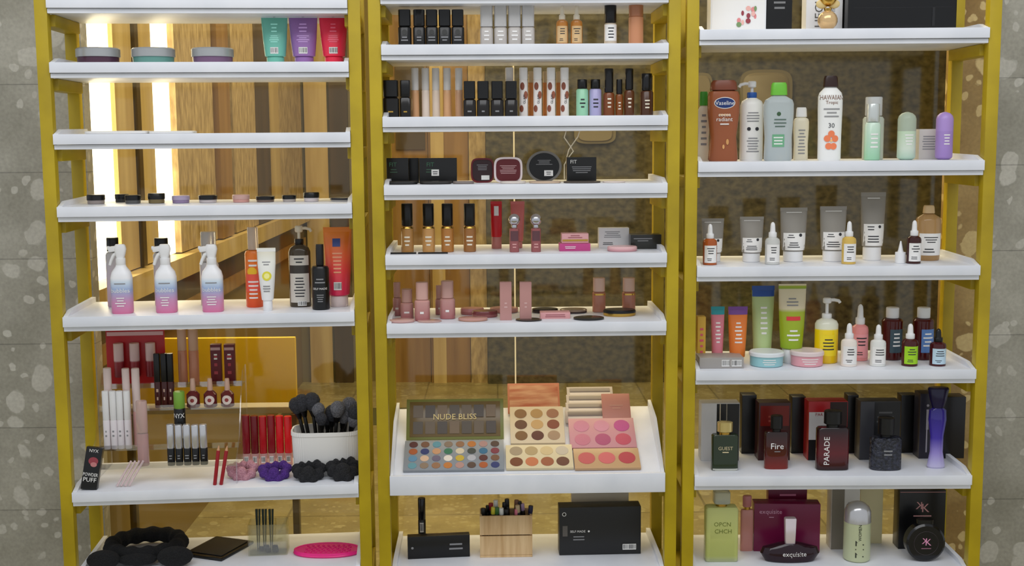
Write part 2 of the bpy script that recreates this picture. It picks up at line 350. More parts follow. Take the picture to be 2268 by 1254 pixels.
slab('trim_44',xat(1138,500,.345),xat(1141,500,.345),.343,.349,.62,2.9,M((235,215,165),.3,em=.5))
# ---------- LEFT rack
G='round jars with metal lids'
for x0,x1,c,l in ((170,265,(80,50,68),'dark plum'),(293,387,(100,150,140),'teal'),(425,517,(120,90,120),'purple')):
    put(L,137,x0,x1,107,.1,jar,'cosmetic_jar','low round %s jar with brushed metal lid'%l,'jar',G,body=M(c,.2),lid=M((170,172,172),.3,.35),split=.45)
for x0,x1,c,l in ((580,638,(112,188,168),'teal'),(641,704,(150,108,170),'purple'),(708,770,(232,48,76),'red')):
    ls=M(tuple(min(255,q+70) for q in c))
    put(L,137,x0,x1,33,.09,tube,'cosmetic_tube','glossy %s squeeze tube standing on its cap'%l,'tube','coloured squeeze tubes',col=M(c,.3),cap=M(c,.4),crimp=M((215,222,225),.3),
        items=(('l',-.3,.3,.62,.84,3,ls),('l',-.45,.45,.42,.58,4,ls),('b',-.3,.3,.2,.33),('p',-.08,.08,.95,.99,INK)))
put(L,295,195,330,290,.13,flat,'sheet_packet','thin flat white packet lying on shelf','packet','flat packets',base=WH,lid=PAPER,n=8,dr=.5)
put(L,295,335,432,290,.13,flat,'sheet_packet','thin flat white packet lying on shelf','packet','flat packets',base=WH,lid=PAPER,n=8,dr=.6)
for x0,x1,yt,c,lc in ((193,232,431,(150,140,135),0),(255,285,430,(60,60,62),0),(277,312,432,(90,90,90),0),(328,365,428,(120,105,70),0),(381,420,433,(150,130,165),2),(440,481,432,(200,190,190),0),(515,553,431,(215,160,150),1),(567,608,434,(120,100,90),0),(625,656,432,(180,170,165),0),(672,707,426,(215,205,205),0),(731,782,437,(190,185,180),3)):
    put(L,455,x0,x1,yt,.2 if x0==255 else .12,jar,'nail_powder_jar',('small round jar with glossy black lid','small round jar with pale pink lid','small jar with lavender lid','wide flat jar with dark lid')[lc],'jar','small jars on one shelf',body=M(c,.25),lid=(BK,M((205,165,155),.3),M((175,160,185),.3),M((40,40,45),.3))[lc],split=.42)
GR=MG([(0,(215,115,155)),(.25,(208,145,182)),(.5,(158,178,215)),(.66,(208,222,234)),(.74,(240,240,242))],.35)
def trig(w,h):
    s=pf([(0,.92,.8,3),(.015,1,.85,3),(.52,1,.85,3),(.6,.88,.78,2.5),(.68,.5,.48,2),(.7,.48,.46,2)],w,h)
    hd=comb([(loft(pf([(.8,.36,.32,3),(.86,.48,.34,3),(.93,.58,.36,3),(.98,.5,.3,3),(1,.4,.22,3)],w,h)),0),(xf(rbox(.55*w,.26*w,.08*h,.002,(0,0,0)),T(-.26*w,0,.895*h)@RY(-8)),0),(sweep([(-.5*w,0,.945*h),(-.6*w,0,.945*h)],.1*w),0)])
    tr=sweep([(-.14*w,0,.88*h),(-.32*w,0,.84*h),(-.44*w,0,.77*h),(-.52*w,0,.70*h)],lambda t:w*(.1-.04*t))
    return [('bottle',loft(s,32),GR),('collar',loft(pf(cy(.7,.8,.46,b=.05),w,h)),WH),('spray_head',hd,WH),('trigger',tr,WH),
      LB(s,w,h,('l',-.6,.6,.42,.46,1,GREY),('t','bubbles',0,.34,.06,PAPER),('l',-.5,.5,.1,.25,4,PAPER))]
for x0,x1 in ((246,292),(344,390),(447,493)):
    put(L,697,x0,x1,541,.05,trig,'spray_bottle','pastel pink and blue bottle with white trigger sprayer','spray bottle','pastel trigger spray bottles')
for x0,x1,yt,c in ((236,268,526,BK),(341,378,527,BK),(443,484,513,GL((225,225,225),.4))):
    put(L,697,x0,x1,yt,.17,capbot,'lotion_bottle','pale pastel bottle with tall cap behind sprayer','bottle','capped bottles behind sprayers',body=MG([(0,(190,150,175)),(1,(215,215,215))],.3),cap=c,split=.8 if c is BK else .6,cr=.8)
put(L,697,543,581,503,.12,capbot,'sun_oil_bottle','orange sun oil bottle with clear cap','bottle',body=MG([(0,(228,80,25)),(1,(242,130,40))],.25),cap=GL((240,225,210),.4),split=.72,cr=.62,items=(('d',-.1,.45,.55,.55,M((240,190,40))),('p',-.8,.8,.2,.42,M((235,90,70))),('l',-.6,.6,.1,.35,5,PAPER),('l',-.6,.6,.5,.62,2,PAPER)))
put(L,697,571,612,549,.045,tube,'cream_tube','white cream tube with yellow circle emblem','tube',col=MG([(0,(235,235,235)),(.8,(238,238,230)),(1,(225,220,200))]),cap=WH,ct=.16,cr=.5,br=.62,items=(('l',-.5,.5,.72,.8,2,GREY),('d',.05,.56,.5,.5,M((225,215,60))),('d',.05,.56,.3,.3,M((245,240,150))),('l',-.4,.4,.3,.42,3,GREY)))
put(L,697,640,688,500,.11,pump,'pump_bottle','clear bottle with white pump and black and white label','bottle',body=M((70,60,45),.15),head=CREAM,collar=BK,bt=.68,items=(('p',-.85,.85,.06,.64,M((205,200,190))),('p',-.85,.85,.42,.52,M((60,55,50))),('l',-.6,.6,.12,.38,7,INK),('l',-.5,.5,.54,.62,2,INK),('b',-.2,.6,.02,.08)))
put(L,697,690,729,541,.05,capbot,'mist_bottle','small black mist spray bottle','bottle',body=BK,cap=M((28,28,30),.35),split=.68,cr=.45,items=(('l',-.6,.6,.4,.5,2,GREY),('t','SELF MADE',0,.33,.03,PAPER),('l',-.4,.4,.12,.25,4,GREY)))
put(L,697,718,780,503,.1,tube,'gel_tube','orange to red gradient gel tube on white cap','tube',col=MG([(0,(215,40,85)),(.4,(235,70,75)),(1,(250,142,45))],.3),cap=GL((238,222,222),.3),crimp=M((248,140,40),.4),items=(('p',-.35,.2,.76,.86,M((60,80,150))),('l',-.45,.4,.42,.7,6,M((245,170,130))),('b',-.3,.25,.22,.32)))
# acrylic tiered stand
AC=clear(.2)
tiers=[(.055,.095,1029),(.105,.15,988),(.155,.20,902),(.205,.255,852)]
sz=L.z[1083]
ua=L.hit(212,950,.1)[0];ub=L.hit(527,950,.1)[0]
tz=[L.hit(370,y,(a+b)/2)[1] for a,b,y in tiers]
PP=[]
for (a,b,y),z in zip(tiers,tz):
    PP.append(('tier',comb([(rbox(ub-ua,b-a,.003,0,((ua+ub)/2,(a+b)/2,z-.003)),0),(rbox(ub-ua,.003,.014,0,((ua+ub)/2,a-.0015,z-.003)),0)]),AC))
pts=[(.03,sz)]+[(.04,tz[0]+.02),(.105,tz[1]+.03),(.155,tz[2]+.03),(.2,tz[3]+.04),(.258,tz[3]+.045),(.258,sz)]
for x in (ua-.004,ub+.001):
    k=len(pts);vs=[(x,a,b+.0005) for a,b in pts]+[(x+.003,a,b+.0005) for a,b in pts]
    PP.append(('side_panel',(vs,[tuple(reversed(range(k))),tuple(range(k,2*k))]+[(i,(i+1)%k,k+(i+1)%k,k+i) for i in range(k)]),AC))
make('acrylic_stand','clear acrylic tiered stand holding lip products','stand',PP,Matrix.Translation(L.O)@Matrix.Rotation(L.a,4,'Z'))
for i,z in enumerate(tz): L.z['t%d'%(i+1)]=z
def redcard(w,h):
    RD=M((185,20,28),.35);P=[('card',rbox(w,.004,h,.001),RD),('label',comb([(patch(lambda x,z:-.002,-w*.48,w*.48,h*.9,h*.97,.0006),0)]),[M((225,180,185))])]
    for i in (-1,0,1):
        P.append(('lip_gloss',xf(loft(pf(cy(0,1,1),.026,h*.62),16),T(i*w*.27,-.0165,h*.16)),MG([(0,(120,20,30)),(.45,(150,40,50)),(.5,(222,190,190)),(1,(225,195,190))])))
    return P
put(L,'t4',238,365,731,.248,redcard,'lipstick_card','red display card with three attached lip glosses','display card')
for x0,x1,yt in ((232,250,815),(273,290,816),(294,312,816)):
    put(L,'t2',x0,x1,yt,.138,gloss,'lip_gloss','tall clear lip gloss with pale pink cap','lip gloss','tall pale glosses',body=M((205,160,155),.2),cap=M((225,205,200),.3),split=.45)
for x0 in (228,244,259,275):
    put(L,'t2',x0,x0+15,866,.115,gloss,'lip_gloss','slim white lip gloss tube','lip gloss','white lip gloss tubes',body=M((228,222,225),.2),cap=WH,split=.5,items=(('l',-.3,.3,.2,.35,2,GREY),))
put(L,'t1',303,328,888,.075,gloss,'lip_gloss','translucent pale pink lip gloss tube','lip gloss',body=GL((215,180,178),.5),cap=GL((225,198,192),.5),split=.5)
for x0 in (342,357,371):
    put(L,'t3',x0,x0+14,783,.178,gloss,'lip_gloss','dark brown lip gloss with black cap','lip gloss','dark brown glosses',body=M((70,22,20),.2),cap=BK,split=.48,n=4,items=(('l',-.4,.4,.1,.4,2,M((200,170,150))),))
for x0,x1 in ((394,414),(418,440)):
    put(L,'t4',x0,x1,729,.22,gloss,'lip_gloss','nude pink lip gloss with pale cap','lip gloss','nude glosses',body=M((200,135,105),.2),cap=M((210,170,145),.3),split=.62)
for x0 in (468,498):
    put(L,'t4',x0,x0+23,762,.225,box,'lipstick_box','slim dark burgundy lipstick carton','box','burgundy cartons',col=M((98,14,24),.4),d=.022,items=(('p',-.9,.9,.86,.93,M((200,160,160))),('l',-.5,.5,.2,.8,3,M((170,60,70))),('l',-.5,.5,.6,.8,2,PAPER)))
def polish(w,h):
    s=pf([(0,.85),(.03,1),(.45,1),(.55,.6),(.58,.4)],w,h)
    return [('bottle',loft(s),M((105,40,42),.15)),('cap',loft(pf([(.58,.38),(.6,.42),(.97,.34),(1,.28)],w,h)),M((225,185,165),.3)),LB(s,w,h,('d',0,.27,.72,.72,M((232,215,205))),('d',0,.27,.3,.3,M((150,60,60))))]
for x0 in (413,451,489):
    put(L,'t3',x0,x0+29,838,.17,polish,'nail_polish','round nail polish bottle with beige cap','nail polish','nail polish bottles')
put(L,'t2',386,411,867,.115,gloss,'mascara','black mascara with bright green cap','mascara',body=BK,cap=M((120,165,60),.35),split=.7,n=2,items=(('t','NYX',0,.58,.08,PAPER),('t','EST',0,.3,.26,PAPER)))
for i in range(5):
    x0=370+i*18.2
    put(L,'t1',x0,x0+16.5,940+i%2,.068,gloss,'lipstick','lipstick with silver cap and black base','lipstick','silver and black lipsticks',body=BK,cap=M((205,205,208),.2,.7),split=.42,n=2.5,items=(('l',-.5,.5,.15,.28,2,GREY),))
for i,xx in enumerate((474,488)):
    loc,w,h=spot(L,1083,xx-4,xx+4,985,.025)
    make('lip_pencil','slim red lip pencil leaning on stand','pencil',[('barrel',loft(pf(cy(0,.85,1,n=3),.009,h),12),M((150,15,25),.35)),('tip',loft([(h*.85,.004,.004,2),(h*.97,.0008,.0008,2)],12),M((200,150,110)))],Matrix.Translation(loc)@RY(7+i*3)@RX(-4),'red lip pencils')
for i,c in enumerate(((130,16,28),(110,12,22),(175,16,28),(135,14,26),(215,20,32),(225,28,34))):
    x0=537+i*18.6
    put(L,1083,x0,x0+17.5,920+(i%3),.2,gloss,'lip_gloss','red lip gloss tube with clear base','lip gloss','red lip gloss row',body=GL((228,180,180),.5),cap=M(c,.25),split=.25,n=2.5,items=(('b',-.5,.5,.07,.2),))
# basket and brushes
bl,bw,bh=spot(L,1083,649,799,948,.13)
def basket(w,h):
    dr=.62;s=[(0,.46*w,.46*w*dr,4),(.003,.47*w,.47*w*dr,4),(h*.9,.49*w,.49*w*dr,4),(h*.9+.001,.5*w,.5*w*dr,4),(h,.5*w,.5*w*dr,4),(h,.48*w,.48*w*dr,4),(.006,.44*w,.44*w*dr,4)]
    return loft(s,130,.016)
make('storage_basket','white ribbed plastic basket full of makeup brushes','basket',[('body',basket(bw,bh),M((232,230,226),.45))],Matrix.Translation(bl)@Matrix.Rotation(L.a,4,'Z'))
DG=noisy((34,35,40),(62,63,70),(300,300,300),.95,.6);DG2=noisy((75,76,82),(120,120,126),(300,300,300),.95,.6)
for i,(px,py,r,mm) in enumerate(((655,902,19,DG),(668,895,20,DG),(690,892,21,DG),(705,908,17,DG2),(712,925,15,DG),(735,918,19,DG),(748,905,19,DG2),(762,924,18,DG2),(772,903,20,DG2),(788,913,20,DG),(784,930,16,DG2),(724,932,15,DG))):
    oy=random.uniform(-.02,.02);ox=(px-724)*.0011*.55;rr=r*.00112;base=Vector((ox,oy,.008));u,zt,_=L.hit(px,py,.13);tl=L.w(u,.13,zt)-bl;tl=Vector((tl.dot(L.U),oy*1.2,tl.z));d=(tl-base);ln=d.length
    q=d.to_track_quat('Z','Y').to_matrix().to_4x4()
    make('makeup_brush','makeup brush with soft %s bristle head in basket'%('dark' if mm is DG else 'grey'),'makeup brush',
      [('handle',loft([(0,.003,.003,2),(ln*.5,.005,.005,2),(ln-rr*1.6,.005,.005,2)],10),BK),('ferrule',loft([(ln-rr*1.7,.006,.006,2),(ln-rr*.9,rr*.55,rr*.5,2)],14),M((50,50,55),.3,1)),
       ('bristles',loft([(ln-rr*.95,rr*.55,rr*.5,2),(ln-rr*.4,rr*.9,rr*.8,2),(ln+rr*.1,rr,rr*.95,2),(ln+rr*.6,rr*.85,rr*.8,2),(ln+rr*.95,rr*.45,rr*.45,2),(ln+rr*1.05,rr*.1,rr*.1,2)],18),mm)],
      Matrix.Translation(bl)@Matrix.Rotation(L.a,4,'Z')@Matrix.Translation(base)@q,'brushes in basket')
loc,w,h=spot(L,1083,178,213,992,.02)
make('powder_puff_box','black carton with red puff print leaning on rack','box',[('carton',rbox(w,.02,h,.001),BK),LB([(0,w/2,.01,80),(h,w/2,.01,80)],w,h,('t','NYX',0,.92,.07,PAPER),('d',.1,.68,.6,.5,M((150,60,70))),('d',.2,.6,.4,.3,M((190,120,120))),('t','POWDER',0,.36,.08,PAPER),('t','PUFF',0,.24,.1,PAPER))],Matrix.Translation(loc)@Matrix.Rotation(L.a,4,'Z')@RY(9)@RX(-8))
for i in range(4):
    loc,w,h=spot(L,1083,256+i*9,262+i*9,1075,.03)
    make('applicator_wand','clear slim applicator wand leaning on stand','applicator',[('wand',sweep([(0,0,.003),(.03,.03,.06)],.003,8),GL((235,215,215),.5))],Matrix.Translation(loc),'clear applicators')
def fuzz(c1,c2): return noisy(c1,c2,(350,350,350),1,.7)
def band(cx0,cx1,v,mat,label,k=9,rr=.012):
    loc,w,h=spot(L,1083,cx0,cx1,1040,v);a=w/2-rr;pts=[(a*math.cos(t)*(1+.04*math.sin(3*t)),a*.85*math.sin(t),rr*1.45+.009*math.sin(t)+.004*math.sin(2*t+1)) for t in [2*math.pi*i/72 for i in range(72)]]
    make('hair_scrunchie',label,'hair accessory',[('band',sweep(pts,lambda t:rr*(1+.22*math.sin(t*2*math.pi*k)),12,True),mat),('knot',ball((0,-a*.85,rr*1.5),rr*1.3,rr*1.1,rr*1.4),mat)],Matrix.Translation(loc)@Matrix.Rotation(L.a,4,'Z'),'soft spa headbands')
band(503,571,.09,fuzz((180,120,135),(215,160,170)),'pink gathered fabric headband');band(573,645,.075,fuzz((65,30,110),(95,55,145)),'purple gathered fabric headband')
band(648,721,.055,fuzz((18,18,20),(45,45,48)),'black gathered fabric headband',rr=.014);band(723,798,.055,fuzz((18,18,20),(45,45,48)),'black gathered fabric headband',rr=.016)
# base shelf left
BF=fuzz((8,8,10),(26,26,28));loc,w,h=spot(L,1268,240,408,1200,.15)
pts=[(w*.44*math.cos(t),w*.40*math.sin(t),.026) for t in [2*math.pi*i/96 for i in range(96)]]
make('plush_headband','black fluffy headband with round bow ends','headband',[('band',sweep(pts,lambda t:.020*(1+.12*math.sin(t*2*math.pi*13)),14,True),BF),
  ('bow',comb([(ball((-.085,-.105,.024),.042,.03,.024),0),(ball((.095,-.105,.026),.046,.03,.026),0),(ball((0,-.10,.02),.05,.02,.016),0)]),BF)],Matrix.Translation(loc)@Matrix.Rotation(L.a,4,'Z'))
loc,w,h=spot(L,1268,422,548,1220,.16)
make('brush_set_case','flat black case lying open on shelf','case',[('case_body',rbox(.12,.15,.008,.003),BK),('inner_panel',rbox(.1,.12,.002,.001,(0,0,.0085)),M((24,24,26),.45))],Matrix.Translation(loc)@RZ(-22),)
def obox(w,h,d,t=.003):
    s=[(0,w/2,d/2,30),(h,w/2,d/2,30),(h,w/2-t,d/2-t,30),(t,w/2-t,d/2-t,30)];return loft(s,64,.006)
loc,w,h=spot(L,1268,553,637,1155,.13)
make('acrylic_box','clear ribbed acrylic box with small tools','box',[('body',obox(w,h,.06),clear(.16,(248,248,240)))],Matrix.Translation(loc)@Matrix.Rotation(L.a,4,'Z'))
for px in (568,582,597):
    u,z,_=L.hit(px,1128,.13);q=L.w(u,.13,L.z[1268]+.004)
    make('tweezers','slim dark metal tweezers standing in acrylic box','tweezers',[('arm',loft([(0,.001,.002,3),(z-q.z,.0035,.003,3)],12),M((60,70,70),.3,1)),('arm',xf(loft([(0,.001,.002,3),(z-q.z,.003,.003,3)],12),T(.004,0,0)@RY(2)),M((60,70,70),.3,1))],Matrix.Translation(q),'tweezers in box')
for i,(dx,dy) in enumerate(((-.02,0),(0,-.012),(.015,.01),(.02,-.01),(-.008,.012))):
    make('hair_clip','small dark metal clip in acrylic box','clip',[('clip_body',loft([(0,.007,.004,2),(.006,.008,.004,2),(.012,.006,.002,2)],12),M((50,50,45),.4,1))],Matrix.Translation(loc+Vector((dx,dy,.0035))),'clips in box')
PK=M((240,40,135),.35);loc,w,h=spot(L,1268,650,800,1205,.11)
dots=[(ball(((i-4)*.0135+(.006 if j%2 else 0),(j-2)*.012,.010),.0032,seg=8,rings=5),0) for i in range(9) for j in range(5)]
make('brush_cleaning_mat','hot pink silicone brush cleaning mat with nubs','mat',[('mat_body',comb([(loft([(0,w/2-.004,.045,2.2),(.004,w/2,.05,2.2),(.009,w/2-.003,.047,2.2)],40),0),(sweep([((w/2-.004)*math.cos(t),.047*math.sin(t),.009) for t in [2*math.pi*i/48 for i in range(48)]],.003,8,True),0)]),PK),('nubs',comb(dots),M((225,30,120),.35))],Matrix.Translation(loc)@RX(0))
# ---------- MIDDLE rack
for x0,x1 in ((882,911),(915,942),(943,970),(971,999),(1000,1028)):
    put(Mi,97,x0,x1,22,.06,capbot,'foundation_bottle','squat black foundation bottle with matte black cap','bottle','black foundation bottles',body=BK,cap=M((20,20,22),.25),split=.55,cr=.92,n=5,cn=5,items=(('d',0,.38,.4,.4,M((60,60,58))),('l',-.6,.6,.12,.28,2,GREY)))
for x0 in (1063,1094,1125,1155):
    put(Mi,97,x0,x0+29,8,.06,capbot,'foundation_bottle','frosted silver bottle with white cap','bottle','silver bottles',body=M((178,172,166),.3),cap=M((198,196,194),.35),split=.45,cr=.95,n=4,cn=4,items=(('l',-.5,.5,.1,.38,3,PAPER),))
for x0 in (1232,1264): put(Mi,97,x0,x0+26,12,.06,dropper,'serum_dropper','amber serum bottle with cream dropper','dropper bottle','amber serums',body=M((185,120,50),.15),bulb=CREAM,lab=M((215,180,130)))
put(Mi,97,1338,1366,10,.06,capbot,'foundation_bottle','black capped bottle with white label','bottle',body=M((205,190,170),.3),cap=BK,split=.55,cr=.95,items=(('p',-.9,.9,.1,.5,PAPER),('l',-.5,.5,.15,.45,4,INK)))
put(Mi,97,1392,1425,-4,.06,gloss,'foundation_tube','peach foundation tube with glossy cap','tube',body=M((200,138,100),.25),cap=M((178,118,84),.25),split=.6)
for x0,x1 in ((848,884),(886,910)):
    put(Mi,257,x0,x1,178,.07,capbot,'foundation_bottle','square black foundation bottle with black cap','bottle','square black bottles',body=M((22,20,18),.15),cap=BK,split=.55,cr=.9,n=6,cn=6,items=(('l',-.4,.4,.1,.2,1,GOLD),))
for x0,c in ((911,(205,155,110)),(934,(225,208,192)),(957,(220,200,180)),(982,(215,165,120)),(1008,(200,155,120))):
    put(Mi,257,x0,x0+17,151,.09,gloss,'concealer','slim concealer tube with white cap','concealer','slim concealers',body=M(c,.2),cap=M((215,210,204),.3),split=.55)
for x0 in (1026,1056,1087,1118):
    put(Mi,257,x0,x0+28,180,.05,capbot,'foundation_bottle','square black foundation bottle with black cap','bottle','square black bottles',body=M((26,22,20),.15),cap=BK,split=.5,cr=.9,n=6,cn=6,items=(('l',-.4,.4,.1,.2,1,GREY),))
for x0 in (1119,1150,1181,1211,1241):
    put(Mi,257,x0,x0+19,150,.12 if x0<1130 else .08,gloss,'concealer','white tube printed with brown wavy pattern','concealer','wavy print tubes',body=M((230,222,215),.3),cap=M((238,234,230),.3),split=.75,n=3,
     items=(('d',-.3,.62,.5,.9,M((130,70,50))),('d',.5,.44,.45,.9,M((150,85,60))),('d',-.5,.16,.45,.8,M((130,70,50))),('t','GLAM',.15,.35,.05,INK,1)))
for x0 in (1170,1202,1232): put(Mi,257,x0,x0+13,158,.14,gloss,'concealer','slim peach concealer behind patterned tubes','concealer','peach concealers',body=M((215,135,70),.25),cap=M((215,190,150),.3),split=.75)
for x0,c,l in ((1276,(150,205,170),'mint green'),(1305,(170,165,205),'lavender')):
    put(Mi,257,x0,x0+27,176,.07,capbot,'primer_bottle','%s primer bottle with black cap'%l,'bottle','primer bottles',body=M(c,.25),cap=BK,split=.75,cr=.8,items=(('l',-.5,.5,.2,.5,3,INK),))
for x0,x1,yt,c,sp in ((1336,1361,152,(120,64,30),.5),(1363,1380,176,(130,72,30),.6),(1382,1405,152,(95,55,30),.55),(1417,1447,163,(75,45,28),.6)):
    put(Mi,257,x0,x1,yt,.07,capbot,'foundation_bottle','brown foundation bottle with dark cap','bottle','brown foundations',body=M(c,.2),cap=M((25,24,26),.2),split=sp,cr=.8,items=(('l',-.4,.4,.15,.4,3,CREAM),))
# shelf 408
FB=M((22,22,22),.35)
for x0,x1 in ((857,905),(906,928),(929,1012)):
    put(Mi,408,x0,x1,350,.1 if x0!=906 else .13,box,'compact_box','black compact powder carton with green lettering','box','black cartons',col=FB,d=.02,items=(('t','FIT',-.4,.75,.16,M((60,110,80))),('l',-.7,0,.4,.6,2,M((60,90,70)))) +((('p',-.35,.05,.3,.55,PAPER),('l',-.3,0,.34,.5,2,INK)) if x0==929 else ()) if x0!=906 else ())
def stsq(w,h,rim=None,face=None,n=4,items=()):
    P=[('case',xf(loft([(0,w/2*.92,h/2*.92,n),(.002,w/2,h/2,n),(.010,w/2,h/2,n)],40),T(0,.005,h/2)@RX(90)),rim),('face_plate',xf(loft([(0,w/2*.86,h/2*.86,n),(.0022,w/2*.84,h/2*.84,n)],40),T(0,-.0049,h/2)@RX(90)),face)]
    if items: P.append(LB([(0,w/2,.0072,90),(h,w/2,.0072,90)],w,h,*items))
    return P
put(Mi,408,1043,1094,350,.11,stsq,'powder_compact','dark red rounded compact standing on edge','compact','standing compacts',rim=M((110,20,30),.3),face=M((50,25,28),.3),items=(('l',-.5,.5,.5,.75,4,GREY),('p',-.1,.6,.12,.3,PAPER)))
put(Mi,408,1094,1157,348,.08,stsq,'powder_compact','red compact with white rim standing on edge','compact','standing compacts',rim=M((220,205,205),.3),face=M((90,22,28),.3),items=(('l',-.6,.6,.35,.7,6,M((190,150,150))),))
put(Mi,408,1166,1244,334,.11,stsq,'powder_tin','round black powder tin standing on edge','tin',rim=M((120,116,110),.25,.3),face=BK,n=2,items=(('l',-.5,.5,.55,.72,4,GREY),('p',0,.5,.2,.38,PAPER),('l',.05,.45,.23,.35,2,INK)))
put(Mi,408,1255,1320,348,.1,box,'compact_box','black carton with silver lettering','box',col=FB,d=.025,items=(('t','FIT',-.55,.82,.14,PAPER),('l',-.7,.7,.35,.65,4,GREY)))
for x0,x1,c in ((855,925,(30,30,30)),(930,1000,(40,38,36)),(1003,1050,(120,110,105)),(1108,1165,(205,195,185)),(1172,1242,(190,165,140)),(1248,1330,(70,62,55)),(1335,1385,(215,200,190))):
    put(Mi,408,x0,x1,401,.045,flat,'powder_compact','thin flat compact lying on shelf','compact','flat compacts',base=M(c,.3),lid=M(tuple(min(255,q+15) for q in c),.2),dr=.7)
for k,(pts) in enumerate((((1254,290),(1250,305),(1262,322),(1270,335),(1257,352),(1250,365)),((1284,290),(1280,303),(1268,320),(1260,332),(1255,350)))):
    P=[]
    for x,y in pts:
        u,z,_=Mi.hit(x,y,.262);q=Mi.w(u,.262,z);P.append(tuple(q))
    P.append((P[-1][0],P[-1][1],Mi.z[408]+.002))
    P.insert(0,(P[0][0],P[0][1],Mi.z[257]-TH))
    make('cable','thin white cable hanging behind shelf','cable',[('cord',sweep(P,.0014,6),WH)],group='white cables')
# shelf 563
for x0,c in ((888,(165,120,66)),(935,(190,142,84)),(977,(172,115,55)),(1026,(150,100,52))):
    put(Mi,563,x0,x0+28,451,.07,capbot,'foundation_bottle','tan liquid foundation bottle with tall black cap','bottle','tan foundations with black caps',body=M(c,.15),cap=BK,split=.55,cr=.88,ctop=1,items=(('l',-.5,.5,.12,.36,3,CREAM),('p',-.9,.9,.495,.53,GOLD)))
put(Mi,563,1087,1112,446,.15,tube,'lip_tube','bright red squeeze tube behind glosses','tube',col=M((200,20,28),.3),cap=M((190,120,110),.3),ct=.25,cr=.9,br=.95,items=(('p',-.4,.4,.7,.9,PAPER),))
put(Mi,563,1131,1162,446,.16,tube,'lip_tube','dusty pink squeeze tube','tube',col=M((205,110,105),.3),cap=M((205,130,125),.3))
def ballgloss(w,h):
    return [('bottle',loft(pf(cy(0,.62,.9,n=3),w,h)),M((150,85,85),.15)),('collar',loft(pf(cy(.62,.72,.55),w,h)),SILV),('cap',ball((0,0,.85*h),.155*h,seg=20),SILV),LB(pf(cy(0,.62,.9,n=3),w,h),w,h,('p',-.7,.7,.3,.56,M((95,60,65))),('l',-.5,.5,.1,.25,2,M((215,160,155))))]
for x0 in (1127,1175): put(Mi,563,x0,x0+24,474,.05,ballgloss,'lip_gloss','mauve lip gloss with chrome ball cap','lip gloss','ball cap glosses')
put(Mi,563,1238,1306,538,.08,box,'blush_box','bright magenta flat blush box','box','blush boxes',col=M((190,70,130),.3),d=.05,items=(('l',-.8,.2,.3,.7,2,PAPER),))
u,z,_=Mi.hit(1272,538,.08);Mi.z['bb']=z+.0005
put(Mi,'bb',1243,1302,516,.085,box,'blush_box','pink compact box with gold trim','box','blush boxes',col=M((215,160,160),.3),d=.045,items=(('p',-.95,.95,.2,.4,GOLD),('l',-.6,.6,.5,.9,2,M((160,90,100)))))
put(Mi,563,1325,1392,504,.15,box,'skincare_box','white carton with fine grey text','box',col=M((232,232,232),.4),d=.03,items=(('l',-.8,.6,.5,.85,4,GREY),('l',-.8,0,.15,.3,2,INK)))
put(Mi,563,1394,1462,518,.12,box,'compact_box','dark grey glossy flat carton','box',col=M((45,45,42),.2),d=.05,items=(('l',-.8,.4,.5,.8,2,GREY),))
put(Mi,563,1345,1411,545,.05,flat,'powder_compact','round pale pink compact lying flat','compact',base=M((205,150,155),.25),lid=M((225,180,180),.2),dr=.8)
for x0,x1 in ((863,922),(926,992)): put(Mi,563,x0,x1,559,.025,box,'eyeliner_case','slim flat black case lying on shelf','case','flat black cases',col=BK,d=.012)
# shelf 715
PC=M((208,165,155),.3)
for x0,x1,yt,v in ((870,889,625,.14),(887,916,640,.09),(918,952,625,.05),(964,982,632,.15),(974,1008,622,.08)):
    put(Mi,715,x0,x1,yt,v,capbot,'blush_bottle','rose pink liquid blush bottle with pink cap','bottle','rose pink bottles',body=MG([(0,(165,100,102)),(1,(205,155,148))],.15),cap=PC,split=.55,cr=.8,n=3,cn=3,items=(('l',-.4,.4,.15,.3,1,PAPER),))
for x0 in (1107,1151): put(Mi,715,x0,x0+26,624,.045,box,'lipstick_box','tall slim rose pink lipstick carton','box','pink cartons',col=M((190,140,134),.35),d=.022,items=(('l',-.3,.3,.3,.5,2,M((215,175,170))),))
for x0 in (1312,1378): put(Mi,715,x0,x0+29,615,.17,capbot,'blush_bottle','rose bottle with gold capped top','bottle','rose bottles with gold',body=M((190,128,106),.15),cap=M((228,190,170),.25),split=.6,cr=.9,n=3,cn=3,items=(('p',-.98,.98,.5,.55,GOLD),))
for x0,x1,yt,v,b,l,lb in ((862,918,707,.025,(190,150,145),(205,165,155),'pink'),(925,978,710,.025,(185,150,140),(200,165,155),'pink'),(1020,1072,682,.15,(180,110,110),(205,140,140),'pink'),(1045,1102,688,.1,(150,90,90),(120,60,62),'rose'),(1015,1080,703,.04,(185,140,120),(200,150,140),'beige'),(1142,1200,709,.03,(40,36,34),(60,50,45),'dark'),(1085,1148,681,.18,(190,130,120),(205,150,140),'pink'),(1240,1300,684,.16,(60,40,38),(150,130,110),'dark'),(1270,1338,702,.04,(30,28,26),(40,38,34),'black'),(1178,1236,683,.17,(60,40,38),(40,30,30),'dark')):
    put(Mi,715,x0,x1,yt,v,flat,'powder_compact','round %s compact lying on shelf'%lb,'compact','round compacts lying flat',base=M(b,.25),lid=M(l,.15),dr=.75)
put(Mi,715,1196,1262,690,.07,box,'blush_box','small pink box lying on shelf','box',col=M((218,158,158),.35),d=.04,items=(('l',-.7,.7,.2,.8,2,M((150,80,90))),))
put(Mi,715,1336,1408,685,.1,flat,'powder_compact','black compact with gold edge','compact',base=GOLD,lid=BK,dr=.75)
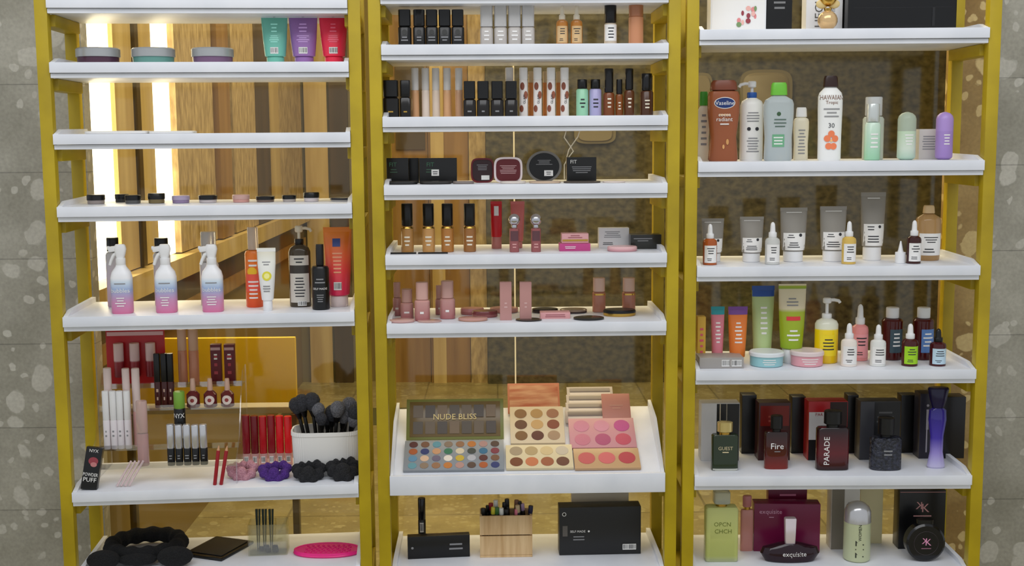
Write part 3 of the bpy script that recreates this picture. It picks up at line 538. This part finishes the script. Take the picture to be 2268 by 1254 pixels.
# slanted tray palettes
za=Mi.z[1058];ang=math.degrees(math.atan2(Mi.zslb-za,.266))
def lay(x0,x1,yb,yt,tilt):
    xc=(x0+x1)/2;O=Mi.w(0,.004,za);nrm=Vector((0,-math.sin(math.radians(ang)),math.cos(math.radians(ang))))
    d=ray(xc,yb);t=(O-C).dot(nrm)/d.dot(nrm);B=C+d*t
    n2=Vector((0,-math.sin(math.radians(tilt)),math.cos(math.radians(tilt))));d2=ray(xc,yt);t2=(B-C).dot(n2)/d2.dot(n2);Tp=C+d2*t2
    return B+nrm*.0015,(x1-x0)*t,(Tp-B).length,Matrix.Translation(B+nrm*.0015)@Matrix.Rotation(Mi.a,4,'Z')@RX(-(90-tilt))
def palette(w,h,cols,nx,ny,case,t=.008,mg=.06):
    P=[('tray',rbox(w,t,h,.0015,(0,-t/2,0)),case)]
    cw=w*(1-2*mg)/nx;ch=(h-2*mg*min(w,h))/ny
    rx,rz=cw*.42,ch*.42
    if abs(rx-rz)<.4*rx: rx=rz=min(rx,rz)
    for j in range(ny):
        for i in range(nx):
            c=cols[(j*nx+i)%len(cols)];g=xf(loft([(0,rx,rz,2),(.0012,rx,rz,2),(.0014,rx*.9,rz*.9,2)],20),T(-w*(.5-mg)+cw*(i+.5),-t+.0003,h-mg*min(w,h)-ch*(j+.5))@RX(90))
            P.append(('powder_pan',g,M(c,.6)))
    return P
def putpal(name,label,x0,x1,yb,yt,tilt,cat='makeup palette',**k):
    B,w,h,m=lay(x0,x1,yb,yt,tilt);make(name,label,cat,palette(w,h,**k),m,'makeup palettes')
mult=[(215,200,170),(60,110,140),(200,150,110),(120,85,65),(230,220,205),(190,120,60),(50,60,110),(100,150,160),(180,180,185),(150,110,80),(130,60,70),(60,120,90),(200,170,60),(90,70,60),(170,90,50),(95,140,170),(215,180,150),(110,100,120),(140,120,100),(70,75,70),(180,140,130),(90,50,50)]
random.shuffle(mult)
putpal('eyeshadow_palette','wide eyeshadow palette with many multicoloured pans',893,1117,1047,981,ang+3,cols=mult,nx=8,ny=4,case=M((140,145,150),.3),mg=.03)
putpal('eyeshadow_palette','cream palette with eight beige and brown pans',1121,1271,1043,991,ang+3,cols=[(170,150,120),(185,160,115),(215,190,140),(205,190,165),(120,70,45),(200,120,80),(160,95,65),(110,70,55)],nx=4,ny=2,case=M((222,205,165),.4),mg=.04)
putpal('blush_palette','gold palette with three coral pink blush pans',1273,1420,1043,999,ang+3,cols=[(200,98,96),(212,108,108),(185,72,80)],nx=3,ny=1,case=M((200,162,120),.3),mg=.04)
putpal('eyeshadow_palette','square cream palette with nine brown pans',1131,1252,987,906,ang+10,cols=[(150,110,70),(190,150,95),(170,120,90),(110,75,55),(205,165,110),(140,80,60),(130,95,60),(100,60,50),(170,140,110)],nx=3,ny=3,case=M((225,205,170),.4),mg=.05)
putpal('blush_palette','pink palette with six bright blush pans',1263,1411,997,932,ang+8,cols=[(215,140,158),(220,150,166),(198,88,145),(205,125,140),(182,90,122),(200,88,105)],nx=3,ny=2,case=M((212,152,156),.35),mg=.04)
def lidp(w,h,m1,m2,items,t=.006):
    return [('cover',rbox(w,t,h,.0015,(0,-t/2,0)),m1),('inset',rbox(w*.93,.0012,h*.86,.0004,(0,-t-.0005,h*.07)),m2),LB([(0,w/2,t+.0011,90),(h,w/2,t+.0011,90)],w,h,*items)]
B,w,h,m=lay(900,1116,976,886,62)
nb=[]
for i in range(7):
    for j in range(2): nb.append(('p',-.86+i*.25,-.66+i*.25,.14+j*.4,.44+j*.4,M(((70,55,30),(95,75,45),(60,45,25),(110,85,50))[(i+j)%4],.3)))
make('eyeshadow_palette','closed dark gold and green palette leaning upright','makeup palette',lidp(w,h,M((120,122,56),.3),M((112,90,50),.2),nb+[('t','NUDE BLISS',0,.55,.14,M((232,205,130),.3))]),m,'makeup palettes')
B,w,h,m=lay(1125,1241,918,852,50)
make('eyeshadow_palette','open lid with orange sunset marbled print','makeup palette',lidp(w,h,M((222,140,105),.4),noisy((200,105,70),(240,185,140),(10,10,60),.4),[('p',-.8,.8,.1,.11,M((225,150,95)))]),m,'makeup palettes')
B,w,h,m=lay(1335,1398,935,875,50)
make('blush_palette','plain dusty pink palette lid leaning back','makeup palette',lidp(w,h,M((215,150,135),.35),M((215,150,135),.35),[('l',-.5,.5,.4,.6,2,M((225,170,150)))]),m,'makeup palettes')
for i in range(4):
    B,w,h,m=lay(1253+i,1352+i*2,940-i*16,914-i*15,34)
    make('false_lash_case','pale plastic false eyelash tray with clear frame','lash case',[('tray',rbox(w,.004,h+.004,.001,(0,-.002-.004*i,0)),M((196,184,176),.25)),('insert',rbox(w*.88,.001,h*.35,.0003,(0,-.0048-.004*i,h*.15)),M((225,214,210),.4)),('insert',rbox(w*.88,.001,h*.35,.0003,(0,-.0048-.004*i,h*.6)),M((150,138,130),.3))],m,'clear lash cases')
# base shelf middle
put(Mi,1262,926,943,1103,.19,gloss,'mascara','slim glossy black mascara tube standing','mascara',body=BK,cap=M((25,25,27),.15),split=.55,items=(('b',-.5,.5,.3,.5),))
put(Mi,1262,903,1040,1184,.10,box,'mascara_box','long black carton lying on shelf','box',rz=5,col=BK,d=.025,items=(('l',.2,.9,.3,.7,2,GREY),('d',-.85,.5,.04,.04,GREY)))
WC=noisy((196,158,108),(226,194,146),(60,60,5),.6)
loc,w,h=spot(Mi,1262,1063,1178,1132,.12);t=.006;d=.07
g=[(rbox(w,d,.006,.001),0)]
for zz in (0,1):
    hz=(h-.008)/2-.002;z0=.0065+zz*(hz+.003)
    for y in (-d/2+t/2,d/2-t/2): g.append((rbox(w,t,hz,.001,(0,y,z0)),0))
    for x in (-w/2+t/2,w/2-t/2): g.append((rbox(t,d-2*t,hz,.001,(x,0,z0)),0))
make('wooden_crate','small pale wooden plank crate holding pencils','crate',[('crate_body',comb(g),WC)],Matrix.Translation(loc)@Matrix.Rotation(Mi.a,4,'Z'))
cc=[(20,20,22),(210,200,60),(60,110,50),(235,235,230),(20,20,22),(230,130,150),(200,175,140),(20,22,60),(15,15,15),(160,30,40),(225,225,220),(25,25,25),(30,30,32),(120,80,60),(20,20,22),(190,160,200)]
for i in range(16):
    x=-w/2+.014+(i%8)*(w-.028)/7;y=(-.014 if i<8 else .014);hh=h+random.uniform(.010,.030)
    make('cosmetic_pencil','cosmetic pencil with coloured cap standing in crate','pencil',[('barrel',loft(pf(cy(0,.85,1,n=3),.012,hh-.008),12),BK),('cap',loft(pf(cy(.85,1,1.05),.012,hh-.008),12),M(cc[i],.35))],Matrix.Translation(loc+Vector((x,y,.007)))@RY(random.uniform(-6,6)),'pencils in crate')
put(Mi,1262,1265,1391,1080,.2,box,'cosmetic_box','plain beige carton behind black box','box',col=M((210,200,180),.5),d=.03)
put(Mi,1262,1237,1417,1117,.12,box,'gift_box','large black carton with small round logo','box',rz=1,col=M((32,32,33),.4),d=.05,items=(('d',-.88,.86,.05,.05,PAPER),('d',-.88,.86,.035,.035,BK),('p',-.92,-.8,.4,.62,M((95,90,85))),('t','SELF MADE',-.55,.5,.045,PAPER),('d',-.28,.5,.025,.025,PAPER),('l',-.75,-.3,.3,.42,2,GREY),('b',.55,.88,.1,.22)))
# ---------- RIGHT rack
pkd=[('p',-.95,.95,.05,.95,PAPER)]
for i in range(12):
    a=i*.7;pkd.append(('d',.3+.3*math.cos(a),.3+.16*math.sin(a*1.3),.05+.02*(i%3),.09,M(((225,140,140),(120,150,100),(235,180,170),(150,60,70))[i%4],.5)))
put(R,63,1570,1692,-40,.1,box,'gift_box','white carton with pink floral illustration','box',col=WH,d=.06,items=pkd)
put(R,63,1694,1750,-45,.1,box,'gift_box','black carton with white zigzag lines','box',col=BK,d=.05,items=[('l',-.6,.6,.4,.9,5,M((120,120,120)))])
put(R,63,1781,1861,-60,.14,box,'perfume_box','white carton with large vertical grey lettering','box',col=WH,d=.05,items=(('t','HEGLA',-.3,.4,.14,M((90,88,85)),1),('t','THE',.5,.4,.05,M((90,88,85)),1)))
def ornament(w,h):
    return [('bottle',ball((0,0,w*.48),w*.48),M((215,180,130),.12,.4)),('collar',loft([(w*.9,w*.16,w*.16,2),(w*1.05,w*.2,w*.2,2)],20),GOLD),('bow',comb([(ball((-w*.28,0,w*1.25),w*.3,w*.12,w*.22),0),(ball((w*.28,0,w*1.25),w*.3,w*.12,w*.22),0)]),M((215,190,130),.4)),('cap',ball((0,0,w*1.55),w*.42),GOLD)]
put(R,63,1810,1856,10,.05,ornament,'perfume_bottle','round gold perfume bottle with bow and ball cap','perfume')
put(R,63,1868,2105,-30,.12,box,'toiletry_bag','large glossy black cosmetic bag','bag',col=M((12,12,14),.18),d=.09,items=(('p',-.9,.9,.5,.505,M((40,40,42),.3)),('p',.55,.6,.1,.5,M((32,32,34),.3))))
def lotion(w,h,body,cap,items,n=3,sh=.78,ct=.84,cr=.7,dr=.5,wa=.9):
    s=pf([(0,.86,.86*dr,n),(.02,.94,.94*dr,n),(.3,wa,wa*dr,n),(.6,1,dr,n),(sh-.05,1,dr,n),(sh,.9,.9*dr,n),(ct-.01,cr*.85,cr*.7*dr,2.5),(ct,cr*.8,cr*.6*dr,2)],w,h)
    cd=max(dr,.5);return [('bottle',loft(s,36),body),('cap',loft(pf([(ct,cr,cr*cd,2.5),(ct+.01,cr*1.02,cr*cd,2.5),(.97,cr*.94,cr*.92*cd,2.5),(1,cr*.8,cr*.78*cd,2.5)],w,h),32),cap),LB(s,w,h,*items)]
BR=M((150,84,50),.3)
put(R,357,1545,1571,203,.14,lotion,'lotion_bottle','cream bottle with green cap','bottle',body=CREAM,cap=M((70,160,50),.4),items=(('l',-.5,.5,.2,.7,6,GREY),),sh=.75,ct=.8)
put(R,357,1567,1637,178,.08,lotion,'lotion_bottle','brown cocoa body lotion bottle with blue emblem','bottle',body=BR,cap=M((120,62,40),.35),items=(('d',0,.72,.66,.36,PAPER),('d',0,.72,.62,.32,M((25,50,110))),('t','Vaseline',0,.72,.05,PAPER),('l',-.5,.5,.55,.6,1,M((225,170,110))),('t','cocoa',0,.57,.03,PAPER),('t','radiant',0,.52,.05,PAPER),('l',-.5,.5,.44,.48,1,PAPER),('d',.2,.24,.09,.18,M((205,150,90))),('d',-.05,.18,.07,.14,M((215,160,100)))),sh=.86,ct=.88,cr=.85,wa=.82)
put(R,357,1639,1690,180,.13,pump,'pump_bottle','white lotion bottle with blue pump collar','bottle',body=M((236,235,230),.35),head=WH,collar=M((40,90,170),.4),bt=.7,items=(('l',-.7,.7,.48,.62,4,GREY),('d',-.35,.4,.16,.16,INK),('d',.35,.4,.16,.16,INK),('l',-.7,.7,.1,.3,6,GREY)),nz=-1)
put(R,357,1691,1757,183,.07,lotion,'micellar_water_bottle','clear micellar water bottle with green cap','bottle',body=GL((222,232,234),.5),cap=M((110,190,60),.35),items=(('d',-.1,.6,.14,.14,M((60,90,60))),('l',-.6,.6,.42,.55,3,M((90,110,100))),('p',-.5,.3,.18,.34,M((110,170,130))),('l',-.45,.25,.2,.32,3,PAPER)),sh=.78,ct=.84,cr=.55,n=2.6,dr=.6)
put(R,357,1757,1791,238,.13,lotion,'lotion_bottle','narrow cream bottle with white cap','bottle',body=M((225,218,195),.35),cap=WH,items=(('l',-.5,.5,.1,.6,8,GREY),),sh=.78,ct=.82)
OR=M((238,130,85),.5)
fl=[('t','HAWAIIAN',0,.745,.055,M((120,75,50))),('t','Tropic',0,.68,.05,M((120,75,50))),('l',-.7,.7,.5,.63,3,M((150,150,150))),('t','30',0,.415,.055,M((70,75,80)))]
for i in range(5):
    a=2*math.pi*i/5+.3;fl.append(('d',.34*math.cos(a),.235+.09*math.sin(a)*.9,.27,.27,OR))
fl.append(('d',0,.235,.1,.1,M((250,190,120))))
put(R,357,1811,1865,168,.08,lotion,'sunscreen_bottle','white sunscreen bottle with brown cap and orange hibiscus','bottle',body=M((238,238,234),.3),cap=M((50,28,22),.3),items=fl,sh=.8,ct=.87,cr=.6,n=2.3,dr=.6,wa=.95)
put(R,357,1911,1957,215,.13,capbot,'serum_bottle','pale green clear cream tube with silver cap','bottle','green serums',body=GL((218,226,214),.3),cap=GL((225,228,228),.3),split=.7,cr=.8)
put(R,357,1915,1950,230,.07,capbot,'serum_bottle','mint green serum bottle with clear silver cap','bottle','green serums',body=MG([(0,(150,202,165)),(1,(205,226,208))],.15),cap=M((210,215,212),.2,.4),split=.68,cr=.8,items=(('l',-.5,.5,.2,.5,4,PAPER),))
def capsule(w,h,body,cap,split=.6):
    return [('bottle',loft(pf([(0,.6),(.03,.9),(.06,1),(split,1)],w,h)),body),('cap',loft(pf([(split,1),(.85,1),(.92,.88),(.97,.6),(1,.15)],w,h)),cap),LB(pf([(0,1),(1,1)],w,h),w,h,('l',-.5,.5,split-.3,split-.05,4,PAPER))]
put(R,357,1988,2028,248,.08,capsule,'travel_bottle','frosted clear green rounded bottle','bottle','rounded travel bottles',body=MG([(0,(180,212,190)),(.4,(215,226,208)),(1,(195,216,186))],.2),cap=GL((205,218,198),.4))
put(R,357,2030,2073,286,.14,box,'skincare_box','pale grey white carton with fine text','box',col=M((205,200,195),.5),d=.04,items=(('l',-.7,.7,.3,.8,6,GREY),))
put(R,357,2073,2110,248,.08,capsule,'travel_bottle','solid lavender rounded bottle','bottle','rounded travel bottles',body=M((165,135,200),.35),cap=M((172,142,206),.35))
# 590
GT=M((142,137,128),.4)
for x0,x1,yt,v in ((1553,1603,484,.13),(1638,1691,480,.12),(1727,1787,460,.12),(1815,1874,457,.12),(1905,1960,426,.14)):
    put(R,590,x0,x1,yt,v,tube,'cosmetic_tube','matte grey squeeze tube with white label and cap','tube','grey and white tubes',col=GT,cap=WH,ct=.2,cr=.72,br=.82,items=(('p',-.8,.8,.22,.54,PAPER),('l',-.6,0,.44,.52,2,INK),('d',.4,.5,.12,.12,INK),('l',-.6,.4,.26,.38,3,INK),('l',-.85,.85,.9,.93,1,PAPER)))
for x0,x1,yt,b,l in ((1557,1588,496,(170,85,35),'amber'),(1695,1727,492,(200,200,195),'clear'),(1865,1896,490,(215,180,90),'yellow'),(2009,2040,488,(60,25,22),'dark red')):
    put(R,590,x0,x1,yt,.05,dropper,'serum_dropper','%s glass serum bottle with white dropper'%l,'dropper bottle','serum droppers with white labels',body=M(b,.12))
def nozz(w,h): return [('bottle',loft(pf(cy(0,.5,1),w,h)),WH),('nozzle',loft(pf([(.5,.6),(.6,.45),(1,.12)],w,h)),WH)]
put(R,590,1983,2006,534,.06,nozz,'applicator_bottle','tiny white bottle with pointed nozzle','bottle')
put(R,590,2028,2083,455,.13,lotion,'toner_bottle','large amber toner bottle with cream cap and label','bottle',body=M((175,138,90),.15),cap=M((220,188,140),.35),items=(('p',-.85,.85,.1,.5,PAPER),('l',-.6,.6,.32,.45,3,INK),('l',-.6,.3,.14,.24,2,INK)),sh=.78,ct=.86,cr=.45,n=2,dr=.9,wa=1)
# 820
put(R,820,1543,1561,700,.1,box,'cosmetic_box','narrow yellow carton with pink print','box',col=M((215,170,60),.4),d=.03,items=(('l',-.5,.5,.2,.8,5,M((220,90,110))),))
for x0,x1,yt,c,cr_,cp,l,v in ((1574,1604,679,(215,125,138),(40,150,160),WH,'pink',.1),(1612,1655,679,(228,124,50),(120,70,150),M((200,90,30)),'orange',.1),(1664,1714,633,(182,202,140),(40,80,160),GL((210,225,200),.3),'pale green',.13)):
    put(R,820,x0,x1,yt,v,tube,'cosmetic_tube','%s squeeze tube with contrasting crimped end'%l,'tube','bright skincare tubes',col=M(c,.3),crimp=M(cr_,.4),cap=cp,ct=.1,items=(('l',-.4,.4,.35,.75,6,PAPER),('p',-.97,.97,.86,.94,M(cr_,.4))))
put(R,820,1723,1784,629,.1,tube,'cosmetic_tube','lime green and cream tube with white cap','tube','bright skincare tubes',col=MG([(0,(140,170,25)),(.62,(168,184,38)),(.68,(225,212,178)),(1,(228,218,186))],.35),cap=WH,ct=.18,items=(('l',-.5,.5,.28,.45,3,PAPER),('p',-.5,.5,.55,.6,M((225,60,60))),('l',-.5,.4,.72,.84,3,GREY)))
put(R,820,1805,1856,660,.1,pump,'pump_bottle','yellow serum bottle with white pump','bottle',body=MG([(0,(225,185,10)),(.75,(240,210,20)),(.78,(225,225,200)),(1,(225,225,210))],.15),head=WH,bt=.6,dr=.9,n=2,items=(('p',-.7,.7,.12,.45,M((240,215,40))),('l',-.5,.5,.2,.4,4,INK)))
put(R,820,1886,1923,674,.13,dropper,'serum_dropper','pink serum bottle with white dropper','dropper bottle','back row serums',body=M((235,150,150),.15),lab=M((240,160,165)))
for x0,x1,l in ((1953,1998,(60,80,90)),(2022,2067,(90,130,190))):
    put(R,820,x0,x1,681,.14,capbot,'toner_bottle','dark red glass toner bottle with white cap','bottle','dark red toners',body=M((72,18,18),.12),cap=WH,split=.8,cr=.62,items=(('p',-.45,.9,.15,.6,M(l,.4)),('l',-.3,.7,.25,.55,4,PAPER)))
for x0,x1,yt,b,lb_,l in ((1863,1898,716,(235,225,215),PAPER,'clear'),(1928,1962,719,(225,225,220),PAPER,'clear'),(1998,2033,717,(70,20,20),M((160,210,30),.4),'dark red'),(2060,2095,728,(70,20,25),M((190,215,230)),'dark red')):
    put(R,820,x0,x1,yt,.05,dropper,'serum_dropper','small %s serum bottle with dropper and label'%l,'dropper bottle','small front serums',body=M(b,.12),lab=lb_,bulb=WH if x0<2050 else BK)
put(R,820,1659,1736,777,.065,jar,'cream_jar','round mint and white cream jar','jar','cream jars',body=M((150,200,205),.35),lid=M((225,230,232),.3),split=.72,items=(('l',-.5,.5,.15,.6,3,PAPER),))
put(R,820,1750,1824,775,.065,jar,'cream_jar','round pink cream jar','jar','cream jars',body=M((225,160,168),.35),lid=M((225,208,206),.3),split=.72,items=(('l',-.5,.5,.15,.6,3,PAPER),))
put(R,820,1545,1642,787,.055,box,'cosmetic_box','flat grey carton with barcode sticker','box',col=M((160,155,150),.4),d=.07,items=(('b',0,.35,.2,.8),('b',.45,.9,.2,.8)))
# 1055 perfumes
put(R,1055,1550,1634,889,.17,box,'perfume_box','white carton with dark striped front','box','perfume cartons',col=M((222,222,222),.4),d=.05,items=(('p',-.2,.98,.0,.99,M((28,28,30),.3)),('p',-.05,.0,.0,.99,M((215,200,170))),('p',.3,.34,.0,.99,M((170,160,140)))))
def perf(w,h,body,cap,split=.68,cw=.45,n=6,dr=.45,items=(),neck=None,taper=1,capn=2):
    s=pf([(0,.95*taper,.9*dr,n),(.015,taper,dr,n),(split-.03,1,dr,n),(split,.9,.85*dr,n),(split+.004,cw*.6,cw*.5,2)],w,h)
    P=[('bottle',loft(s,36),body),('neck',loft(pf([(split+.004,cw*.7,cw*.6,2),(split+.05,cw*.7,cw*.6,2)],w,h),20),neck or GOLD),('cap',loft(pf(cy(split+.05,1,cw,min(cw,dr*1.0),capn,b=.12),w,h),24),cap)]
    if items: P.append(LB(s,w,h,*items))
    return P
put(R,1055,1576,1634,934,.06,perf,'perfume_bottle','dark green perfume bottle with gold ribbed cap','perfume',body=M((38,50,30),.08),cap=M((215,195,130),.15,.6),split=.74,cw=.6,items=(('t','GUEST',0,.47,.07,M((205,190,150))),('l',-.4,.4,.36,.42,1,M((205,190,150))),('p',-.95,.95,.0,.05,M((190,190,180),.2))))
put(R,1055,1676,1746,888,.17,box,'perfume_box','dark maroon and black carton','box','perfume cartons',col=M((60,14,12),.3),d=.05,items=(('p',-.9,.9,.6,.95,M((120,24,16),.3)),('l',-.6,.6,.65,.8,2,M((160,70,55)))))
put(R,1055,1693,1746,920,.07,perf,'perfume_bottle','dark amber bottle with black cap','perfume',body=MG([(0,(130,26,12)),(.4,(76,24,14)),(1,(35,20,18))],.08),cap=BK,neck=BK,split=.7,cw=.5,n=3,items=(('t','Fire',0,.44,.11,PAPER),('l',-.3,.3,.32,.36,1,GREY)))
put(R,1055,1785,1871,885,.17,box,'perfume_box','red and white carton with black lower half','box','perfume cartons',col=M((180,24,30),.3),d=.05,items=(('p',-.97,.97,.35,.82,M((215,210,208))),('p',.1,.97,.35,.99,M((40,15,15))),('t','PAR',-.45,.78,.05,M((150,20,25))),('p',-.97,.97,.0,.35,M((25,22,22)))))
put(R,1055,1808,1879,909,.06,perf,'perfume_bottle','black and deep red perfume bottle with lettering','perfume',body=MG([(0,(25,8,10)),(.4,(90,10,16)),(1,(25,14,16))],.08),cap=BK,neck=BK,split=.72,cw=.55,n=4,items=(('t','PARADE',-.45,.34,.09,PAPER,1),))
put(R,1055,1899,1987,885,.17,box,'perfume_box','dark grey textured carton','box','perfume cartons',col=M((60,60,66),.35),d=.05,items=(('p',-.3,.98,.0,.99,M((30,30,34),.3)),('l',-.2,.7,.62,.85,3,M((90,90,92)))))
put(R,1055,1927,1996,924,.06,perf,'perfume_bottle','black faceted perfume bottle with wide body','perfume',body=noisy((8,8,12),(45,48,64),(120,120,120),.12,.8),cap=BK,neck=BK,split=.62,cw=.5,n=2.6,dr=.6,items=(('l',-.35,.35,.28,.42,2,GREY),))
put(R,1055,2030,2078,868,.18,box,'perfume_box','tall dark carton with pale silhouette print','box','perfume cartons',col=M((44,42,54),.3),d=.05,items=(('d',-.3,.82,.12,.12,M((170,165,175))),('p',-.42,-.2,.45,.76,M((170,165,175))),('p',-.1,.5,.6,.64,M((170,165,175))),('p',-.4,-.28,.1,.45,M((170,165,175)))))
put(R,1055,2082,2130,875,.18,box,'perfume_box','tall plain black perfume carton','box','perfume cartons',col=M((22,20,24),.3),d=.05)
def tallperf(w,h):
    s=pf([(0,.75,.5),(.02,.85,.6),(.2,.6,.45),(.4,.62,.45),(.6,.85,.55),(.72,.8,.5),(.75,.5,.4)],w,h)
    return [('bottle',loft(s,32),MG([(0,(195,190,220)),(.25,(150,135,205)),(.5,(70,55,165)),(1,(40,30,120))],.08)),('cap',loft(pf([(.75,.55,.45),(.85,.8,.55),(.98,1,.6),(1,.9,.5)],w,h),28),M((26,20,62),.2))]
put(R,1055,2052,2099,858,.07,tallperf,'perfume_bottle','tall curved violet gradient perfume bottle','perfume')
for x0,x1,yt in ((1640,1672,872),(1750,1780,876),(1872,1896,872),(1990,2026,872)):
    put(R,1055,x0,x1,yt,.235,box,'perfume_box','plain black carton at the back of shelf','box','back row dark cartons',col=M((20,19,20),.3),d=.04)
# base right
put(R,1262,1561,1633,1087,.07,perf,'perfume_bottle','clear square bottle of yellow green perfume','perfume',body=MG([(0,(215,222,180)),(.12,(205,212,125)),(1,(215,222,150))],.06,.35),cap=M((215,218,200),.1,0,.4,1.2),split=.78,cw=.5,n=8,dr=.5,capn=6,items=(('t','OPCN',0,.55,.06,M((110,120,50))),('t','CHCH',.05,.45,.06,M((110,120,50)))))
put(R,1262,1640,1668,1098,.14,perf,'perfume_bottle','pale pink perfume bottle','perfume',body=M((205,140,130),.1),cap=M((190,120,120),.3),split=.75,cw=.7,n=4)
put(R,1262,1699,1784,1050,.215,box,'perfume_box','deep magenta carton at back','box','base shelf cartons',col=M((105,12,50),.3),d=.03,items=(('l',-.6,.6,.6,.75,2,M((200,120,150))),))
put(R,1262,1668,1812,1111,.15,box,'perfume_box','glossy magenta perfume carton with printed script','box','base shelf cartons',rz=-3,col=M((118,22,66),.25),d=.045,items=(('t','exquisite',-.5,.82,.11,M((215,160,190))),('l',-.6,-.35,.7,.74,1,M((215,160,190)))))
def exq(w,h):
    s=[(0,w*.3,.018,2),(.003,w*.42,.022,2),(h*.2,w*.5,.026,2.2),(h*.33,w*.46,.022,2),(h*.42,w*.2,.015,2)]
    return [('bottle',loft(s,36),M((35,10,22),.08)),('cap',loft([(h*.42,w*.085,.01,5),(h*.98,w*.1,.011,5),(h,w*.09,.01,5)],24),M((225,212,215),.15,.5)),LB(s,w,h,('t','exquisite',.1,.2,.13,PAPER))]
put(R,1262,1684,1815,1147,.06,exq,'perfume_bottle','low boat shaped dark bottle with tall silver cap','perfume')
put(R,1262,1836,1898,1075,.17,box,'perfume_box','silver grey carton with white edge','box','base shelf cartons',col=M((210,207,200),.35),d=.05,items=(('p',-.98,-.1,.0,.99,M((125,118,104))),('l',0,.8,.5,.8,3,GREY)))
put(R,1262,1900,1950,1075,.21,box,'perfume_box','pale yellow grey carton','box','base shelf cartons',col=M((215,205,160),.4),d=.04)
def caps(w,h):
    s=pf([(0,.85),(.02,.97),(.05,1),(.66,.98)],w,h)
    return [('bottle',loft(s,36),M((192,198,160),.25)),('cap',loft(pf([(.66,1),(.84,.97),(.92,.82),(.97,.55),(1,.15)],w,h),32),M((200,200,202),.2,.6)),LB(s,w,h,('t','717',-.05,.24,.14,M((35,40,30)),1),('t','WOMEN',-.05,.52,.05,M((35,40,30)),1))]
put(R,1262,1869,1928,1110,.07,caps,'perfume_bottle','pale green cylinder bottle with silver dome cap','perfume')
KP=M((205,150,150))
put(R,1262,1985,2086,1080,.17,box,'perfume_box','black carton with pink monogram','box','base shelf cartons',col=M((16,16,18),.3),d=.05,items=(('t','K',-.16,.74,.12,KP,0,-1),('t','K',.14,.7,.14,KP),('l',-.5,.5,.54,.59,1,KP),('p',-.98,.98,.96,.975,M((150,110,110)))))
def roundb(w,h):
    r=w/2;return [('bottle',xf(loft([(-.016,r*.9,r*.9,2),(-.012,r,r,2),(.012,r,r,2),(.016,r*.9,r*.9,2)],40),T(0,0,r)@RX(90)),M((18,18,20),.12)),('cap',loft([(2*r-.003,r*.4,.012,3),(h,r*.42,.012,3)],24),BK),
      ('emblem_ring',xf(sweep([(r*.62*math.cos(t),r*.62*math.sin(t),0) for t in [2*math.pi*i/40 for i in range(40)]],.0005,6,True),T(0,-.0163,r)@RX(90)),M((60,50,54),.3)),
      LB([(0,w/2,.0163,90),(2*r,w/2,.0163,90)],w,2*r,('t','K',-.1,.56,.15,M((225,150,185)),0,-1),('t','K',.11,.53,.17,M((225,150,185))),('l',-.3,.3,.34,.39,1,M((160,110,130))))]
put(R,1262,2004,2090,1150,.06,roundb,'perfume_bottle','round black disc bottle with pink monogram','perfume')
# ---------- light
wd=bpy.data.worlds.new('w');sc.world=wd;wd.use_nodes=True;b=wd.node_tree.nodes['Background'];b.inputs[0].default_value=(.91,.95,1,1);b.inputs[1].default_value=.64
def area(loc,rot,sx,sy,e,c):
    l=bpy.data.lights.new('ceiling_light','AREA');l.shape='RECTANGLE';l.size=sx;l.size_y=sy;l.energy=e;l.color=c
    o=bpy.data.objects.new('ceiling_light',l);link(o);o.location=loc;o.rotation_euler=[math.radians(q) for q in rot]
area((0,-1.8,3.3),(38,0,0),3.5,1.2,42,(.98,.985,1))
area((.3,2.3,2.95),(0,0,0),2.5,2.5,80,(1,.89,.68))
area((.1,.56,2.8),(-25,0,0),2.2,.2,18,(1,.93,.8))
sc.view_settings.view_transform='Standard'
